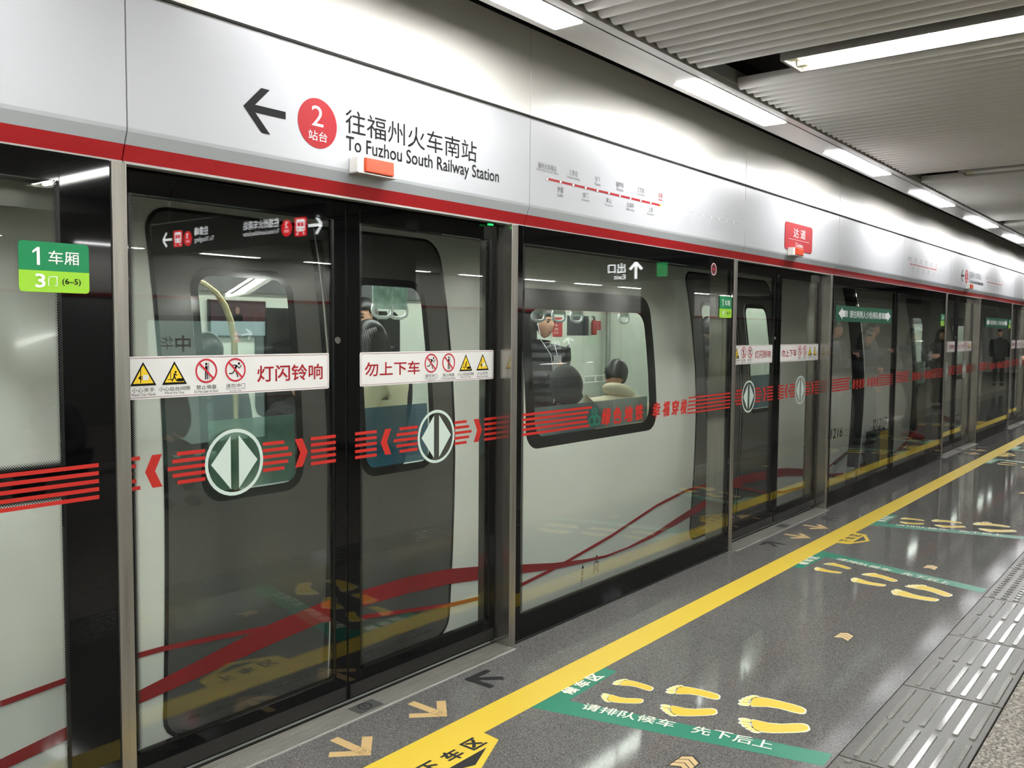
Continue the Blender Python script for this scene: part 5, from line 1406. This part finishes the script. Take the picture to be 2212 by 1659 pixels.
    t['hand_l'] = list(han[1]); t['hand_r'] = list(han[-1]); t['headm'] = [c for r in hm for c in r]
    return t
def phone(p, side, label, dz=0.02):
    a = Vector(p['hand_l' if side > 0 else 'hand_r']); w = Matrix.Translation(p.location) @ Matrix.Rotation(p.rotation_euler.z, 4, 'Z') @ a
    t = thing('phone', label, 'phone', w+Vector((0, 0, dz)), p.rotation_euler.z)
    b = MB(); b.box(0.012, 0.021, -0.036, 0.036, -0.055, 0.085, 0.003); o = b.build('case', mat('phone_case', (190, 192, 196), 0.3), t)
    b = MB(); b.box(0.010, 0.012, -0.032, 0.032, -0.05, 0.08); b.build('screen', mat('phone_screen', (150, 170, 200), 0.2, emit=0.8), t)
    return t
# ---- passengers in the train
man = person('young man in dark quilted jacket standing in the train, white earphones in', (5.73, 1.56, 0.012), radians(-108), 1.73, 'stand', ('phone', 'down'), 0.0, (radians(12), 0.05, 0), ((46, 46, 52), 1.2), hair='short', voxel=0.008, puffer=True)
hm = Matrix([man['headm'][i*4:i*4+4] for i in range(4)]); mw = Matrix.Translation(man.location) @ Matrix.Rotation(man.rotation_euler.z, 4, 'Z')
e1 = mw @ hm @ Vector((0.0, 0.084, -0.012)); e2 = mw @ hm @ Vector((0.02, -0.084, -0.012))
nk = mw @ Vector((0.165, 0.0, 1.2)); hd = mw @ Vector(man['hand_r'])
b = MB(); b.tube([e1, e1+Vector((0, -0.03, -0.12)), (e1+nk)/2+Vector((0, -0.06, -0.03)), nk+Vector((0, -0.02, 0)), nk+Vector((0.03, -0.03, -0.12)), nk+Vector((-0.02, -0.03, -0.2)), hd+Vector((0, -0.03, 0.03))], 0.0025, 6)
b.tube([e2, e2+Vector((0, -0.03, -0.12)), (e2+nk)/2+Vector((0, -0.06, -0.03)), nk+Vector((0, -0.02, 0))], 0.0025, 6)
b.ellip(e1, (0.01, 0.008, 0.012), 8, 6); b.ellip(e2, (0.01, 0.008, 0.012), 8, 6)
ea = b.build('earphones', mat('earphone_white', (236, 236, 236), 0.4)); tag(ea, 'white earphones with thin cord hanging on the young man in the train', 'earphones')
phone(man, -1, 'phone in the hand of the young man in the train')
person('person in dark hood sitting with back to the large train window', (5.22, 0.90, 0.03), radians(90), 1.66, 'sit', ('lap', 'lap'), 0.05, (0, 0.1, 0), ((44, 46, 48), 1.5), hood=(44, 46, 48), hair='short')
person('dark haired person in cream coat leaning over, back to the large train window', (5.93, 0.90, 0.03), radians(60), 1.74, 'sit', ('lap', 'lap'), 0.15, (radians(10), 0.2, 0.3), ((214, 206, 178), 1.8), hair='short', lowhood=True)
wj = person('woman in cream jacket behind the right train door window', (3.52, 1.05, 0.012), radians(112), 1.60, 'stand', ('phone', 'phone'), 0.06, (0.0, 0.35, 0), ((224, 218, 184), 1.7), hair='long')
phone(wj, 1, 'phone in the hands of the woman in cream jacket')
person('tall person in black coat behind the right train door window', (3.86, 1.55, 0.012), radians(200), 1.74, 'stand', ('down', 'down'), 0, (0, 0.1, 0), ((20, 21, 24), 1.6), hair='short', coat=0.35)
person('person in dark jacket near the left train door window', (2.9, 1.8, 0.012), radians(100), 1.52, 'stand', ('down', 'down'), 0, (0.2, 0.2, 0), ((34, 36, 46), 1.6), hair='short')
person('dark haired person sitting on the far bench under the television', (4.3, 2.9, 0.012), radians(-90), 1.66, 'sit', ('lap', 'lap'), 0.1, (0, 0.5, 0), ((28, 29, 33), 1.3), hair='short')
person('person in black standing behind the third train doors', (8.15, 1.3, 0.012), radians(-60), 1.7, 'stand', ('down', 'hang'), 0, (0, 0, 0), ((22, 23, 26), 1.4), hair='short')
person('added person in black coat darkening the left second train door window', (9.75, 1.75, 0.012), radians(-120), 1.72, 'stand', ('down', 'down'), 0, (0, 0, 0), ((24, 25, 28), 1.5), hair='short', coat=0.3)  # figure added to darken the second door window
# ---- people on the platform, seen in the glass
w1 = person('long haired woman in dark clothes looking at phone, mirrored left of the third doors', (14.35, -0.92, 0), radians(105), 1.66, 'step', ('phone', 'phone'), 0.0, (0, 0.45, 0), ((26, 27, 30), 1.2), (30, 31, 34), (120, 40, 34), 'long')
phone(w1, 1, 'phone held by the long haired woman on the platform')
person('long haired woman in long black coat, mirrored beside the third doors', (20.3, -1.9, 0), radians(120), 1.66, 'stand', ('down', 'down'), 0, (0, 0.1, 0), ((24, 25, 28), 1.4), (60, 56, 54), (40, 36, 36), 'long', coat=0.45)
bm_ = person('man in black coat walking, mirrored near the far green sign', (31.0, -2.62, 0), radians(170), 1.72, 'step', ('down', 'down'), 0, (0, 0, 0), ((18, 19, 22), 1.3), (24, 25, 28), (20, 20, 20), 'short', coat=0.2)
person('man in grey jacket and cap-like hair queueing on the platform', (12.3, -1.45, 0), radians(80), 1.72, 'stand', ('down', 'phone'), 0, (0.3, 0.1, 0), ((62, 64, 68), 1.3), (56, 58, 64), (50, 46, 44), 'short')
person('woman in dark coat queueing on the platform', (13.0, -1.25, 0), radians(95), 1.60, 'stand', ('fold', 'fold'), 0, (0, 0.2, 0), ((44, 46, 52), 1.4), (50, 50, 54), (40, 38, 38), 'long', coat=0.25)
person('man in dark blue jacket queueing on the platform', (14.0, -1.5, 0), radians(110), 1.66, 'stand', ('down', 'down'), 0, (0, 0.1, 0), ((48, 52, 62), 1.3), (54, 54, 58), (40, 38, 38), 'short')
person('man in grey jacket with legs apart queueing on the platform', (15.0, -1.75, 0), radians(85), 1.74, 'step', ('down', 'phone'), 0, (0, 0.1, 0), ((70, 72, 76), 1.2), (60, 62, 66), (60, 56, 54), 'short')
person('woman with ponytail sitting on the platform bench, bent over', (3.45, -4.72, 0.0), radians(165), 1.60, 'sit', ('lap', 'lap'), 0.42, (0, 0.35, 0), ((84, 86, 84), 1.5), (60, 62, 70), (60, 56, 54), 'pony')
person('person in black jacket sitting on the platform bench', (4.35, -4.75, 0.0), radians(100), 1.66, 'sit', ('lap', 'lap'), 0.2, (0, 0.3, 0), ((24, 25, 27), 1.6), (40, 42, 48), (30, 30, 30), 'short')
